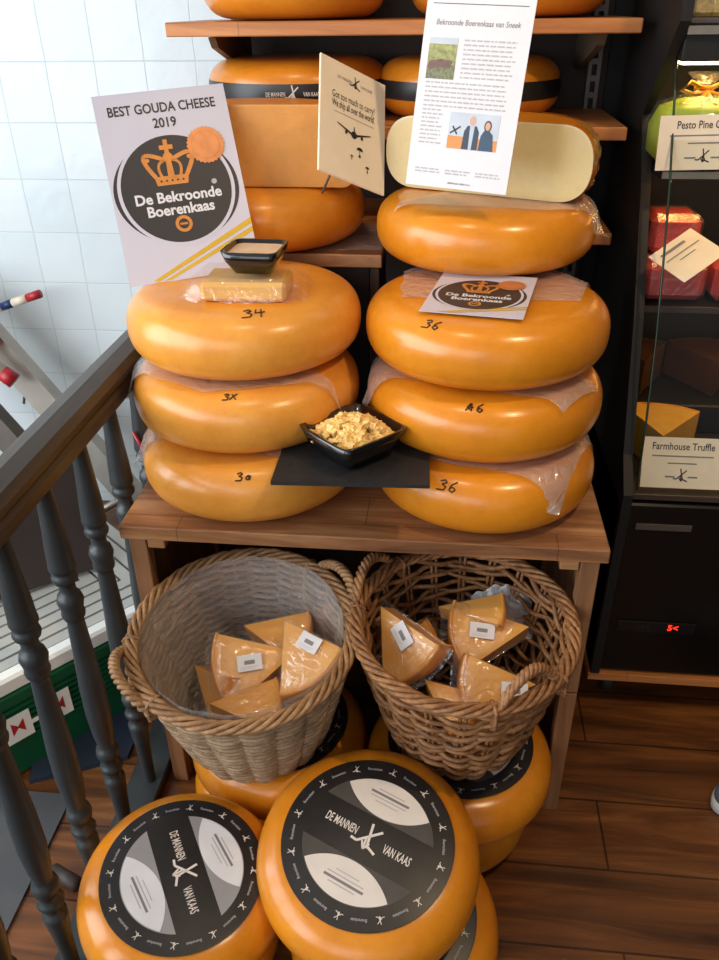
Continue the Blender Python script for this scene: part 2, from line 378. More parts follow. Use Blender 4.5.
def wheel_label(parent, R, h, rot, grey, lens, band_text=True, lens_shift=0):
    mb = MB(); mx = T((0, 0, h+.0004)) @ Rz(rot)
    mb.lathe([(0, .0006), (R*.985, .0006), (R, 0)], 'lab_black', 72, mx)
    ri = .755*R; v0 = .275*R; b = math.degrees(math.asin(v0/ri))
    for sgn in (0, 180):
        m2 = mx @ Rz(radians(sgn))
        mb.ngon(arc(0, 0, ri, b, 180-b, 40), grey, .0011, m2)
        c = 46; cc = ri*cos(radians(c)); sh = lens_shift
        up = arc(0, 0, ri*.985, 90-c+sh, 90+c+sh, 28); p0, p1 = Vector(up[0]), Vector(up[-1]); dr = (p1-p0).normalized()
        refl = []
        for p in reversed(up[1:-1]):
            p = Vector(p); q = p0+dr*(p-p0).dot(dr); refl.append(tuple(2*q-p))
        mb.ngon(up+refl, lens, .0015, m2)
        mid = (p0+p1)/2; ml = m2 @ T((mid.x, mid.y, 0)) @ Rz(atan2(-dr.y, -dr.x))
        for k, (w, t) in enumerate(((.34, .012), (.5, .03), (.46, .012), (.3, .01))):
            y = (.09-.05*k)*R*1.0
            mb.box((-w*R/2, y-t*R/2, .0016), (w*R/2, y+t*R/2, .0017), 'inklite' if t < .02 else 'inkgrey', ml)
    wt = 'lab_cream'
    knives(mb, .2*R, wt, .0017, mx)
    for k in range(12):
        m3 = mx @ Rz(radians(30*k+8)) @ T((0, .875*R, 0)); knives(mb, .055*R, wt, .0012, m3)
        m4 = mx @ Rz(radians(30*k+23)) @ T((0, .875*R, .0012)); mb.text('Boerenkaas', .048*R, 'inklite', m4, .01, .8)
    o = mb.build('round_label', parent)
    for wd, px, py in (('DE MANNEN', -.36, .03), ('VAN KAAS', .38, -.01)):
        mb = MB(); mb.text(wd, .15*R, wt, mx @ T((px*R, py*R, .0013)), .014, .48); mb.build('lettering', o)
    return o
def wheel(x, y, z, r, h, label, mat='rind', group='whole cheese wheels', rot=(0, 0, 0), lab=None, num=None, band=None, name='whole_cheese'):
    t = thing(name, label, 'cheese wheel', (x, y, z), rot, group)
    mb = MB(); mb.lathe(prof(r, h), mat, 96, wob=wob_fn(random.random()*50, .007)); mb.build('rind', t)
    if lab: wheel_label(t, *lab[:1], h, *lab[1:])
    if num: writing(t, r, h, *num)
    if band is not None:
        b = MB(); P = [(p[0]+.0008, p[1]) for p in prof(r, h)[1:-1] if h*.30 < p[1] < h*.66]
        b.lathe(P, 'lab_black', 96, wob=None)
        mz = Rz(radians(band)) @ T((r+.0022, 0, h*.49)) @ Rz(pi/2) @ Rx(pi/2)
        knives(b, .017, 'lab_cream', 0, mz); b.text('DE MANNEN', .011, 'lab_cream', mz @ T((-.034, 0, 0)), .01, .6); b.text('VAN KAAS', .011, 'lab_cream', mz @ T((.036, 0, 0)), .01, .6)
        b.build('paper_band', t)
    return t
ZT = .633
G1 = 'cheese wheels stacked on the crate'
wheel(-.326, 1.242, ZT, .194, .11, 'orange wheel numbered 30, bottom of the left stack on the wooden crate', 'rind', G1, num=(-82, 50, .013, ['3', '0']))
wheel(-.333, 1.270, ZT+.114, .196, .11, 'orange wheel numbered 36, middle of the left stack on the wooden crate', 'rind', G1, num=(-86, 63, .012, ['3', 'x']))
wheel(-.335, 1.302, ZT+.228, .199, .11, 'pale orange wheel numbered 34, top of the left stack, under the award poster', 'rind', G1, num=(-71.5, 76, .021, ['3', '4']))
wheel(.081, 1.24, ZT, .190, .11, 'orange wheel numbered 36, bottom of the right stack on the wooden crate', 'rind_deep', G1, num=(-110, 42, .016, ['3', '6']))
wheel(.076, 1.276, ZT+.114, .198, .11, 'orange wheel, second from bottom in the right stack, beside the crumb bowl', 'rind_deep', G1, num=(-96.5, 54, .014, ['A', '6']))
wheel(.074, 1.297, ZT+.228, .200, .11, 'orange wheel with a small crown card lying on its front top', 'rind_deep', G1, num=(-120, 56, .015, ['3', '6']))
wheel(.072, 1.50, .977, .197, .106, 'smooth orange wheel under the halved cheese with the white information sheet', 'rind_deep', 'cheese wheels stacked on the crate')
wheel(-.352, 1.62, .974, .192, .11, 'orange wheel behind the award poster, under the aged cut cheese', 'rind_old', 'cheese wheels at the back shelves')
wheel(-.325, 1.885, 1.1705, .19, .11, 'orange wheel with black paper band behind the award poster', 'rind_old', 'cheese wheels at the back shelves', band=-84)
wheel(.035, 1.885, 1.1705, .19, .11, 'orange wheel with black paper band between the two standing signs', 'rind_old', 'cheese wheels at the back shelves', band=-100)
wheel(-.325, 1.88, 1.35, .185, .11, 'orange wheel at the left end of the top shelf', 'rind_old', 'cheese wheels at the back shelves')
wheel(.105, 1.885, 1.35, .195, .11, 'orange wheel on the top shelf behind the information sheet', 'rind_old', 'cheese wheels at the back shelves')
# half wheels with a cut face
def cut_wheel(name, label, x, y, z, r, h, ang, off, rindm, cutm, edge, k=.6):
    t = thing(name, label, 'cheese', (x, y, z), (0, 0, ang)); P = prof(r, h, 26, 2/2.4, k)
    a = math.asin(off/r)
    # body: keep local y > off
    mb = MB(); n = 60; V = []; F = []; L = len(P)
    for i in range(n+1):
        f = i/n
        for (rr, zz) in P:
            if rr <= off+1e-6: V.append((0, off, zz)); continue
            a0 = math.asin(off/rr); an = a0+(pi-2*a0)*f; V.append((rr*cos(an), rr*sin(an), zz))
    for i in range(n):
        for q in range(L-1): F.append((i*L+q, (i+1)*L+q, (i+1)*L+q+1, i*L+q+1))
    mb.add(V, F, rindm, True); mb.build('rind', t)
    out = [(sqrt(max(rr*rr-off*off, 0)), zz) for rr, zz in P[1:-1] if rr > off]
    ring = out+[(-q[0], q[1]) for q in reversed(out)]
    def face(scale, yy, m):
        mx_ = sum(q[1] for q in ring)/len(ring); V = [(q[0]*(1-(1-scale)*.35*h/r*1.6), yy, mx_+(q[1]-mx_)*scale) for q in ring]
        return V
    c = MB(); V0 = face(1.0, off-.0012, 0); V1 = face(.955, off-.0016, 0); m_ = len(V0)
    c.add(V0+V1, [(i, (i+1) % m_, m_+(i+1) % m_, m_+i) for i in range(m_)], edge)
    c.add(V1, [tuple(range(m_))], cutm)
    c.add(face(1.0, off, 0)+V0, [(i, (i+1) % m_, m_+(i+1) % m_, m_+i) for i in range(m_)], rindm)
    c.build('cut_face', t)
    return t
cut_wheel('cut_cheese', 'aged orange half cheese with flat cut face behind the award poster', -.345, 1.48, 1.086, .19, .138, 0, .04, 'rind_old', 'cut_old', 'cut_old', .22)
hc = cut_wheel('cut_cheese', 'pale yellow half cheese with waxy rind leaning behind the information sheet', .06, 1.475, 1.085, .190, .12, radians(-25), 0, 'rind_deep', 'cut_young', 'cut_edge', .5)
P = prof(.1925, .122, 26, 2/2.4, .5)
w = MB(); w.lathe([(p[0]+.002*math.sin(i*2.1), p[1]) for i, p in enumerate(P[3:-3])], 'goldwrap', 40, a0=radians(2), a1=radians(75), wob=lambda a, r, z: 1+.012*noise.noise(Vector((a*14, z*60, 1))))
o = w.build('plastic_wrap', hc); o['label'] = 'shiny wrinkled gold plastic wrap'

# front wheels on the floor
G2 = 'labelled wheels stacked on the floor'
wheel(.045, 1.030, 0, .160, .108, 'orange wheel on the floor, below the wheel that carries the right basket', 'rind_deep', G2, lab=(.131, 0, 'lab_dark', 'lab_cream'))
wheel(.067, 1.022, .124, .168, .103, 'orange wheel with black label carrying the open brown basket', 'rind_deep', G2, lab=(.131, radians(-98), 'lab_dark', 'lab_cream'))
wheel(-.285, 1.045, 0, .160, .112, 'orange wheel on the floor, below the wheel that carries the left basket', 'rind_deep', G2)
wheel(-.272, 1.04, .116, .165, .112, 'orange wheel with black label carrying the pale left basket', 'rind_deep', G2, lab=(.131, radians(15), 'lab_dark', 'lab_cream'))
wheel(-.035, .755, .035, .168, .112, 'orange wheel mostly hidden beneath the front centre wheel', 'rind_deep', G2, rot=(radians(9), 0, 0), lab=(.131, radians(40), 'lab_dark', 'lab_cream'))
wheel(-.077, .782, .171, .174, .112, 'front centre orange wheel with dark grey and cream round label', 'rind_deep', G2, rot=(radians(10), 0, 0), lab=(.132, radians(-24), 'lab_dark', 'lab_cream'))
wheel(-.372, .735, 0, .150, .112, 'orange wheel on the floor beneath the front left silver-labelled wheel', 'rind_deep', G2)
wheel(-.370, .722, .119, .160, .112, 'front left orange wheel with silver and white round label', 'rind_deep', G2, rot=(radians(3), radians(6), 0), lab=(.1235, radians(-58), 'lab_silver', 'lab_white', True, 8))

# ------------------------------------------------------------------ interleaf plastic sheets
def sheet(label, wx, wy, wr, zg, h, corners, seed, up=.0022):
    # bilinear sheet lying in the gap, its rim drooping over the wheel below
    P = prof(wr, h)[1:-1]; top = [p for p in P if p[1] >= h/2]
    def drop(rho):
        if rho <= top[-1][0]: return h
        for a, b in zip(top, top[1:]):
            if b[0] <= rho <= a[0]:
                f = (rho-b[0])/max(a[0]-b[0], 1e-6); return b[1]+(a[1]-b[1])*f
        return max(h/2-.6*(rho-wr), 0)
    N = 26; V = []; F = []
    A, B, C_, D = [Vector(c) for c in corners]
    for i in range(N+1):
        for j in range(N+1):
            u, v = i/N, j/N; p = A*(1-u)*(1-v)+B*u*(1-v)+C_*u*v+D*(1-u)*v
            e = .006*noise.noise(Vector((u*5+seed, v*5, 0))); p = p+Vector((e, e))
            rho = sqrt((p.x-wx)**2+(p.y-wy)**2); edge = max(0, (rho-(top[-1][0]))/.06)
            z = zg-h+drop(rho)*.45+h*.55 if rho > top[-1][0] else zg
            if rho > top[-1][0]:
                z = zg-h+drop(rho)*1.0+.0035+.009*min(edge, 1)*(.5+.5*noise.noise(Vector((p.x*18+seed, p.y*18, seed))))
                if rho > wr: z = zg-h*.5-.3*(rho-wr)+.012*noise.noise(Vector((p.x*18+seed, p.y*18, seed)))
                z = min(z, zg)
            V.append((p.x, p.y, z))
    for i in range(N):
        for j in range(N): F.append((i*(N+1)+j, (i+1)*(N+1)+j, (i+1)*(N+1)+j+1, i*(N+1)+j+1))
    return tag(MB().add(V, F, 'sheetfilm', True).build('plastic_sheet'), label, 'plastic sheet', 'plastic sheets between the wheels')
g = .112
sheet('clear plastic sheet between bottom and middle wheels of the left stack', -.326, 1.242, .194, ZT+g, .11, [(-.525, 1.17), (-.20, 1.10), (-.14, 1.4), (-.5, 1.4)], 1)
sheet('clear plastic sheet between middle and top wheels of the left stack', -.334, 1.262, .196, ZT+.114+g, .11, [(-.535, 1.20), (-.36, 1.105), (-.155, 1.17), (-.5, 1.4)], 2)
sheet('clear plastic sheet with hanging corner on the bottom wheel of the right stack', .081, 1.24, .19, ZT+g, .11, [(-.03, 1.13), (.195, 1.07), (.275, 1.26), (0, 1.4)], 3)
sheet('clear plastic sheet between second and third wheels of the right stack', .076, 1.27, .198, ZT+.114+g, .11, [(-.125, 1.20), (.19, 1.115), (.255, 1.2), (-.1, 1.4)], 4)
sheet('clear plastic sheet behind the small crown card on the right stack', .073, 1.285, .20, ZT+.228+g, .11, [(-.065, 1.24), (.215, 1.24), (.26, 1.42), (-.07, 1.42)], 5)
sheet('clear plastic sheet under the halved pale cheese', .072, 1.5, .197, 1.0845, .106, [(-.09, 1.40), (.17, 1.36), (.285, 1.44), (.1, 1.62)], 6)
# sheet on the riser under the back-left wheel
V = []; F = []; N = 20
for i in range(N+1):
    for j in range(N+1):
        u, v = i/N, j/N; V.append((-.42+.30*u, 1.49+.22*v+.03*u, .9735+(.006*abs(noise.noise(Vector((u*5, v*5, 2)))) if u > .8 and v < .3 else 0)))
for i in range(N):
    for j in range(N): F.append((i*(N+1)+j, (i+1)*(N+1)+j, (i+1)*(N+1)+j+1, i*(N+1)+j+1))
tag(MB().add(V, F, 'sheetfilm', True).build('plastic_sheet'), 'clear plastic sheet on the rear wooden riser left of centre', 'plastic sheet', 'plastic sheets between the wheels')

# ------------------------------------------------------------------ crate
cr = thing('wooden_crate', 'brown wooden crate table holding the two front cheese stacks', 'crate', (-.12, 1.055, 0))
def B(name, lo, hi, m, parent, base, bev=.0015):
    return MB().box([lo[i]-base[i] for i in range(3)], [hi[i]-base[i] for i in range(3)], m, None, bev).build(name, parent)
b0 = (-.12, 1.055, 0); X0, X1, YF = -.519, .281, 1.055
B('top_board', (X0, YF, ZT-.026), (X1, 1.475, ZT-.0005), 'top', cr, b0, .002)
for sx in (0, 1):
    xa = X0+.012 if sx == 0 else X1-.042; 
    for (y0, y1) in ((YF+.004, YF+.03), (1.435, 1.465)):
        B('leg', (xa, y0, .32), (xa+.030, y1, ZT-.027), 'crate', cr, b0); B('leg', (xa, y0, 0), (xa+.030, y1, .317), 'crate', cr, b0)
    xs = X0+.012 if sx == 0 else X1-.030
    B('side_panel', (xs, YF+.031, .02), (xs+.018, 1.434, ZT-.027), 'crate', cr, b0)
    xc = X0+.043 if sx == 0 else X1-.074
    B('corner_block', (xc, YF+.006, ZT-.046), (xc+.030, YF+.03, ZT-.027), 'top', cr, b0)
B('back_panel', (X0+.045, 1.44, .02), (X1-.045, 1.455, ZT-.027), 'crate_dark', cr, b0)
# risers behind
for nm, x0, x1, lab in (('wooden_riser', -.50, -.115, 'rear wooden riser under the back left cheese'), ('wooden_riser', .0, .20, 'rear wooden riser hidden behind the right stack')):
    t = thing(nm, lab, 'crate', ((x0+x1)/2, 1.48, 0)); bb = ((x0+x1)/2, 1.48, 0)
    B('shade_panel', (x0+.024, 1.500, .02), (x1-.024, 1.512, .947), 'blackmat', t, bb); B('top_board', (x0, 1.488, .948), (x1, 1.675, .972), 'top', t, bb)  # black panel stands in for the shade under the riser top
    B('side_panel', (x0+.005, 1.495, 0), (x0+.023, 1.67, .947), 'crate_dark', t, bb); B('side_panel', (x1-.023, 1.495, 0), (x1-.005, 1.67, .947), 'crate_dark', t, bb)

# ------------------------------------------------------------------ wall shelving
for z, lab in ((1.348, 'top wooden shelf board with two cheese wheels'), (1.169, 'middle wooden shelf board behind the halved cheese'), (.972, 'lowest wooden shelf board behind the wheel stacks')):
    t = thing('wall_shelf', lab, 'shelf', (-.1, 1.68, z-.024), (0, 0, 0), 'wooden shelves on the dark wall')
    b = (-.1, 1.68, z-.024); B('shelf_board', (-.54, 1.68, z-.024), (.335, 2.0, z), 'shelf', t, b, .002)
    for x in (-.47, .268):
        mb = MB(); pts = [(1.72, z-.026), (2.035, z-.026), (2.035, z-.10), (1.98, z-.10), (1.74, z-.045)]
        V = [(x-b[0]+d, p[0]-b[1], p[1]-b[2]) for d in (0, .014) for p in pts]; n = 5
        mb.add(V, [tuple(range(n)), tuple(range(2*n-1, n-1, -1))]+[(i, (i+1) % n, n+(i+1) % n, n+i) for i in range(n)], 'brass'); mb.build('bracket', t)
for x, lab in ((-.487, 'left slotted steel shelf upright on the dark wall'), (.315, 'right slotted steel shelf upright on the dark wall')):
    mb = MB(); mb.box((x-.014, 2.045, .2), (x-.010, 2.06, 2.0), 'steel'); mb.box((x+.010, 2.045, .2), (x+.014, 2.06, 2.0), 'steel'); mb.box((x-.014, 2.04, .2), (x-.0055, 2.046, 2.0), 'steel'); mb.box((x+.0055, 2.04, .2), (x+.014, 2.046, 2.0), 'steel')
    z = .2
    while z < 2.0: mb.box((x-.0055, 2.04, z), (x+.0055, 2.046, z+.012), 'steel'); z += .034
    tag(mb.build('shelf_upright'), lab, 'shelf upright', 'slotted shelf uprights')

# ------------------------------------------------------------------ baskets
def basket(name, label, loc, rb, rt, h, N, rows, sr, amp, mats, rough=0, pairs=1, handles=(), tilt=(0, 0, 0)):
    t = thing(name, label, 'basket', loc, tilt, 'wicker baskets of packed cheese'); wm, rm = mats
    def R(z): f = max(z, 0)/h; return rb+(rt-rb)*(f**.8)
    mb = MB()
    for j in range(rows):
        z0 = h*(j+.5)/rows; pts = []; K = N*5; ph = pi*j
        for k in range(K):
            a = 2*pi*k/K; jit = rough*noise.noise(Vector((cos(a)*2.5+j*.7, sin(a)*2.5, j*3.1)))
            z = z0+jit*h/rows*1.4; c = cos(N/2*a+ph); c = math.copysign(abs(c)**.7, c)
            r = R(z)+amp*c+rough*.002*noise.noise(Vector((a*4, j*5, 7)))
            pts.append((r*cos(a), r*sin(a), z))
        mb.tube(pts, sr*(1+.15*random.uniform(-1, 1)), wm, 6, True)
    mb.build('woven_wall', t)
    mb = MB()
    for k in range(N):
        a0 = 2*pi*k/N
        for q in range(pairs):
            a = a0+(q-(pairs-1)/2)*.05; zs = [h*i/8 for i in range(9)]
            mb.tube([(R(z)*cos(a), R(z)*sin(a), z) for z in zs], .0024 if pairs == 1 else .003, wm, 6)
    mb.build('stakes', t)
    mb = MB(); mb.lathe([(0, .002), (rb*.98, .002), (rb, .006), (0, .008)], wm, 32); mb.build('base', t)
    for q, (rad, tr, nt, tw) in enumerate(((rt+.003, .0088, 5, 10),)):
        mb = MB()
        for s_ in range(nt):
            pts = []; K = 260
            for k in range(K):
                a = 2*pi*k/K; th = tw*a+2*pi*s_/nt; pts.append(((rad+tr*.95*cos(th))*cos(a), (rad+tr*.95*cos(th))*sin(a), h+.004+tr*.75*sin(th)+.003*noise.noise(Vector((cos(a)*5+s_*9, sin(a)*5, 1)))))
            mb.tube(pts, .0043, rm, 6, True)
        mb.build('braided_rim', t)
    for (ha, span, lift, out) in handles:
        mb = MB()
        for s_ in range(3):
            pts = []; K = 90; rr = []
            for k in range(K):
                f = k/(K-1); a = radians(ha)+radians(span)*(f-.5); up = max(sin(pi*f), 0)**.7; th = 34*f+2*pi*s_/3
                r0 = rt+.008+out*up+.005*cos(th); pts.append((r0*cos(a), r0*sin(a), h-.022+.006*sin(th)+(lift+.02)*up)); rr.append(.0045)
            mb.tube(pts, rr, rm, 6)
        for sd in (-.5, .5):
            a = radians(ha+span*sd)
            pts = []
            for k in range(40):
                th = 5*2*pi*k/40; z = h-.028+.04*k/40; pts.append(((rt+.004+.0135*cos(th))*cos(a), (rt+.004+.0135*cos(th))*sin(a), z+.006*sin(th)))
            mb.tube(pts, .003, rm, 6)
        mb.build('handle', t)
    return t, R
R9 = radians(9)
bl, RL = basket('wicker_basket', 'left pale wicker basket lined with plastic, holding packed cheese', (-.301, 1.012, .249), .118, .177, .242, 20, 34, .0041, .0062, ('wick_l', 'wick_lr'), .35, 1, ((212, 44, .028, .020), (38, 46, .035, .010)), (R9, 0, 0))
br, RR = basket('wicker_basket', 'right open-weave brown wicker basket holding packed cheese', (.058, 1.036, .242),   .104, .173, .262, 20, 20, .0042, .006, ('wick_r', 'wick_r'), 1.0, 2, ((-56, 40, .06, -.012), (152, 46, .05, .004)), (radians(5), 0, 0))
mb = MB(); h = .240; L = []
for i in range(15): z = .012+(h+.004)*i/14; L.append((RL(min(z, h))-.0125, z))
mb.lathe([(0, .014)]+L, 'liner', 90, wob=lambda a, r, z: 1+.022*noise.noise(Vector((cos(a)*5, sin(a)*5, z*22)))+.008*noise.noise(Vector((cos(a)*17, sin(a)*17, z*50))))
o = mb.build('plastic_liner', bl); o['label'] = 'clear crinkled plastic liner'

# ------------------------------------------------------------------ vacuum packed wedges
def wedge(label, loc, rot, r=.115, ang=52, th=.045, lab=(.055, 0, 0), paper=None, group='packed cheese wedges'):
    t = thing('cheese_wedge', label, 'packed cheese', loc, rot, group)
    a = radians(ang)/2; n = 14
    def outline(o): # tip rounded a little
        pts = [(-o*1.2, -o), (-o*1.2, o)]
        pts = [(-o*1.3, 0)]+[((r+o)*cos(q), (r+o)*sin(q)+0) for q in [(-a)+2*a*i/n for i in range(n+1)]]
        return pts
    mb = MB(); rc = [(.004, 0)]+[((r-.006)*cos(-a*.97+2*a*.97*i/n), (r-.006)*sin(-a*.97+2*a*.97*i/n)) for i in range(n+1)]
    mb.prism(rc, .001, th-.001, 'paste'); mb.build('paste', t)
    mb = MB(); P = []; F = []; sec = [(r-.0065, 0), (r-.002, .0), (r, .006), (r+.001, th/2), (r, th-.006), (r-.002, th), (r-.0065, th)]
    for i in range(n+1):
        q = -a+2*a*i/n
        for (rr, z) in sec: P.append((rr*cos(q), rr*sin(q), z))
    k = len(sec)
    for i in range(n):
        for j in range(k): F.append((i*k+j, (i+1)*k+j, (i+1)*k+(j+1) % k, i*k+(j+1) % k))
    F.append(tuple(range(k-1, -1, -1))); F.append(tuple(n*k+j for j in range(k)))
    mb.add(P, F, 'wedge_rind', True); mb.build('rind', t)
    # wrap: cushion over both faces with a crinkled seam
    mb = MB(); P = []; F = []; rings = []
    for (o, z) in ((.014, th*.5), (.006, th*.5+.002), (.0025, th*.85), (.0, th+.002), (-.03, th+.003)):
        ring = []
        for p in outline(max(o, -.0)):
            q = Vector((p[0], p[1])); c = Vector((r*.55, 0))
            if o < 0: q = c+(q-c)*.55
            wv = .004*noise.noise(Vector((q.x*90, q.y*90, loc[0]*30+z*20)))
            ring.append((q.x+(wv if o > .01 else wv*.3), q.y+(wv if o > .01 else 0), z+wv*(1 if o > .01 else .35)))
        rings.append(ring)
    m_ = len(rings[0])
    for ring in rings: P += ring
    for i in range(len(rings)-1):
        for j in range(m_): F.append((i*m_+j, i*m_+(j+1) % m_, (i+1)*m_+(j+1) % m_, (i+1)*m_+j))
    F.append(tuple((len(rings)-1)*m_+j for j in range(m_)))
    mb.add(P, F, 'film', True); mb.build('plastic_wrap', t)
    if lab:
        mb = MB(); mx = T((lab[0], lab[1], th+.0045)) @ Rz(radians(lab[2]))
        mb.box((-.021, -.014, 0), (.021, .014, .0005), 'paper', mx); pl = mb.build('price_label', t); mb = MB()
        mb.box((-.009, -.003, .0005), (.009, .004, .0007), 'inkgrey', mx)
        for k in range(3): mb.box((-.016, -.007-k*.002, .0005), (.014-k*.003, -.0065-k*.002, .0006), 'inklite', mx)
        mb.build('printed_text', pl)
    return t
R_ = radians
# left basket
wedge('wrapped wedge with tilted white label in the middle of the left basket', (-.225, 1.045, .372), (R_(-30), R_(6), R_(200)), .150, 56, .05, (.085, .0, -186))
wedge('wrapped wedge with white label at the right side of the left basket', (-.235, 1.065, .425), (R_(30), R_(14), R_(-56)), .135, 60, .045, (.07, .02, 28))
wedge('wrapped orange wedge lying lowest at the front of the left basket', (-.36, .93, .335), (R_(12), 0, R_(5)), .125, 50, .045, None)
wedge('wrapped wedge standing at the left inside of the left basket', (-.385, 1.04, .35), (R_(60), R_(0), R_(-50)), .11, 45, .04, None)
wedge('wrapped wedge at the back of the left basket behind the labelled wedges', (-.33, 1.09, .375), (R_(20), 0, R_(-10)), .125, 50, .045, None)
# right basket
wedge('wrapped wedge standing upright with white label at the left of the right basket', (-.06, 1.08, .475), (R_(50), R_(24), R_(-58)), .135, 56, .045, (.07, .014, 0))
wedge('wrapped wedge with slanted white label at the back of the right basket', (.175, 1.085, .42), (R_(-24), R_(4), R_(190)), .14, 56, .045, (.085, .0, -195))
wedge('wrapped thick wedge with shiny end at the front of the right basket', (.175, .985, .40), (R_(-40), R_(-2), R_(186)), .125, 46, .05, (.04, .012, -185))
wedge('wrapped orange wedge between the upright wedge and the basket front', (.0, .98, .385), (R_(18), R_(8), R_(-40)), .105, 50, .04, None)
wedge('wrapped orange wedge leaning at the left inside of the right basket', (-.085, 1.03, .40), (R_(45), R_(0), R_(30)), .105, 45, .04, None)
wedge('wrapped orange wedge at the back centre of the right basket', (.02, 1.11, .43), (R_(20), R_(-8), R_(-8)), .12, 32, .04, None)
# crumpled white paper at the back right of the right basket
V = []; F = []; N = 22
for i in range(N+1):
    for j in range(N+1):
        u, v = i/N-.5, j/N-.5; V.append((.13+.11*u, 1.125+.055*v, .425+.05*(v+.5)+.012*noise.noise(Vector((u*7, v*7, 5)))-.12*u*u))
for i in range(N):
    for j in range(N): F.append((i*(N+1)+j, (i+1)*(N+1)+j, (i+1)*(N+1)+j+1, i*(N+1)+j+1))
tag(MB().add(V, F, film('crumpled_bag', (235, 235, 240), .6, .2, .8, 60), True).build('plastic_bag'), 'crumpled whitish plastic at the back of the right basket', 'plastic bag')

# ------------------------------------------------------------------ slate, bowls, package
tag(MB().prism([(-.247, 1.022), (-.006, 1.032), (-.012, 1.19), (-.249, 1.18)], .7465, .7525, 'slate').build('slate_board'), 'black slate board bridging the two stacks under the crumb bowl', 'slate board')
def square_bowl(name, label, loc, rot, half, baseh, hh, fillm, fillz, th=.006):
    t = thing(name, label, 'bowl', loc, rot)
    mb = MB(); n = 40
    def sq(r, z):
        P = []
        for i in range(n):
            a = 2*pi*i/n; c, s_ = cos(a), sin(a); e = 2/7
            P.append((r*math.copysign(abs(c)**e, c), r*math.copysign(abs(s_)**e, s_), z))
        return P
    rings = [sq(.001, 0), sq(baseh, 0), sq(baseh+(half-baseh)*.7, hh*.55), sq(half, hh), sq(half-th, hh), sq(baseh+(half-baseh)*.7-th, hh*.55), sq(baseh-th, th), sq(.001, th)]
    P = sum(rings, []); F = []
    for i in range(len(rings)-1):
        for j in range(n): F.append((i*n+j, i*n+(j+1) % n, (i+1)*n+(j+1) % n, (i+1)*n+j))
    mb.add(P, F, 'bowl', True); mb.build('bowl_body', t)
    if fillm:
        mb = MB(); P = sq(baseh+(half-baseh)*.85-th, fillz); mb.poly([(p[0], p[1]) for p in P], fillm, fillz); mb.build('contents', t)
    return t
square_bowl('square_bowl', 'square black bowl of cheese crumbs on the slate board', (-.131, 1.115, .7535), (0, 0, R_(45)), .066, .038, .052, None, 0)
# crumbs (nobody could count them)
mb = MB()
for k in range(340):
    a = random.uniform(0, 2*pi); q = random.random()**.55; x = q*.055*math.copysign(abs(cos(a))**.6, cos(a)); y = q*.055*math.copysign(abs(sin(a))**.6, sin(a))
    rmax = .05; z = .034+.03*(1-q*q)*random.uniform(.75, 1)+.004*noise.noise(Vector((x*60, y*60, 0)))
    s_ = random.uniform(.0035, .0068); mx = T((x, y, z)) @ Rz(random.uniform(0, 6)) @ Rx(random.uniform(0, 6)) @ Matrix.Scale(s_, 4)
    V = [(-1, -.8, -.7), (.9, -1, -.8), (1, .8, -.9), (-.8, 1, -.7), (-.7, -.9, .8), (.8, -.7, .9), (.7, .9, .7), (-.9, .7, .9)]
    V = [tuple(c*random.uniform(.75, 1.1) for c in v) for v in V]
    mb.add(V, [(0, 3, 2, 1), (4, 5, 6, 7), (0, 1, 5, 4), (1, 2, 6, 5), (2, 3, 7, 6), (3, 0, 4, 7)], 'crumb', False, mx)
mb.lathe([(0, .05), (.025, .046), (.045, .036), (.048, .02), (0, .015)], 'crumb', 24)
o = mb.build('cheese_crumbs'); o.location = (-.131, 1.115, .7535); o.rotation_euler = (0, 0, R_(45)); o['kind'] = 'stuff'; tag(o, 'pale yellow cheese crumbs heaped in the square black bowl', 'cheese crumbs')
# wrapped block on top-left wheel
t = thing('cheese_block', 'wrapped yellow cheese block under the small black bowl, on the top left wheel', 'packed cheese', (-.312, 1.243, .9725), (0, 0, R_(2)))
MB().box((-.068, -.045, 0), (.068, .045, .03), cheese_mat('block_paste', (216, 156, 52), (232, 176, 72), .35, .2, .3), None, .006).build('paste', t)
mb = MB(); V = []; F = []; N = 30; Mv = 16
for sgn in (1,):
    for i in range(N+1):
        for j in range(Mv+1):
            u = (i/N-.5)*.205; v = (j/Mv-.5)*.125; nz = noise.noise(Vector((u*60, v*60, 3)))
            ix = max(0, abs(u)-.068)/.034; iy = max(0, abs(v)-.045)/.017; d = min(1, sqrt(ix*ix+iy*iy)); z = .033*(1-d)**.6+.006+.005*nz*(.3+d)
            V.append((u, v*(1-.25*ix), max(z, .002)))
for i in range(N):
    for j in range(Mv): F.append((i*(Mv+1)+j, (i+1)*(Mv+1)+j, (i+1)*(Mv+1)+j+1, i*(Mv+1)+j+1))
mb.add(V, F, 'film', True); mb.build('plastic_wrap', t)
square_bowl('square_bowl', 'small square black bowl with pale contents on the wrapped cheese block', (-.297, 1.250, 1.0115), (0, 0, R_(-3)), .047, .03, .036, 'beige_tray', .03, .005)

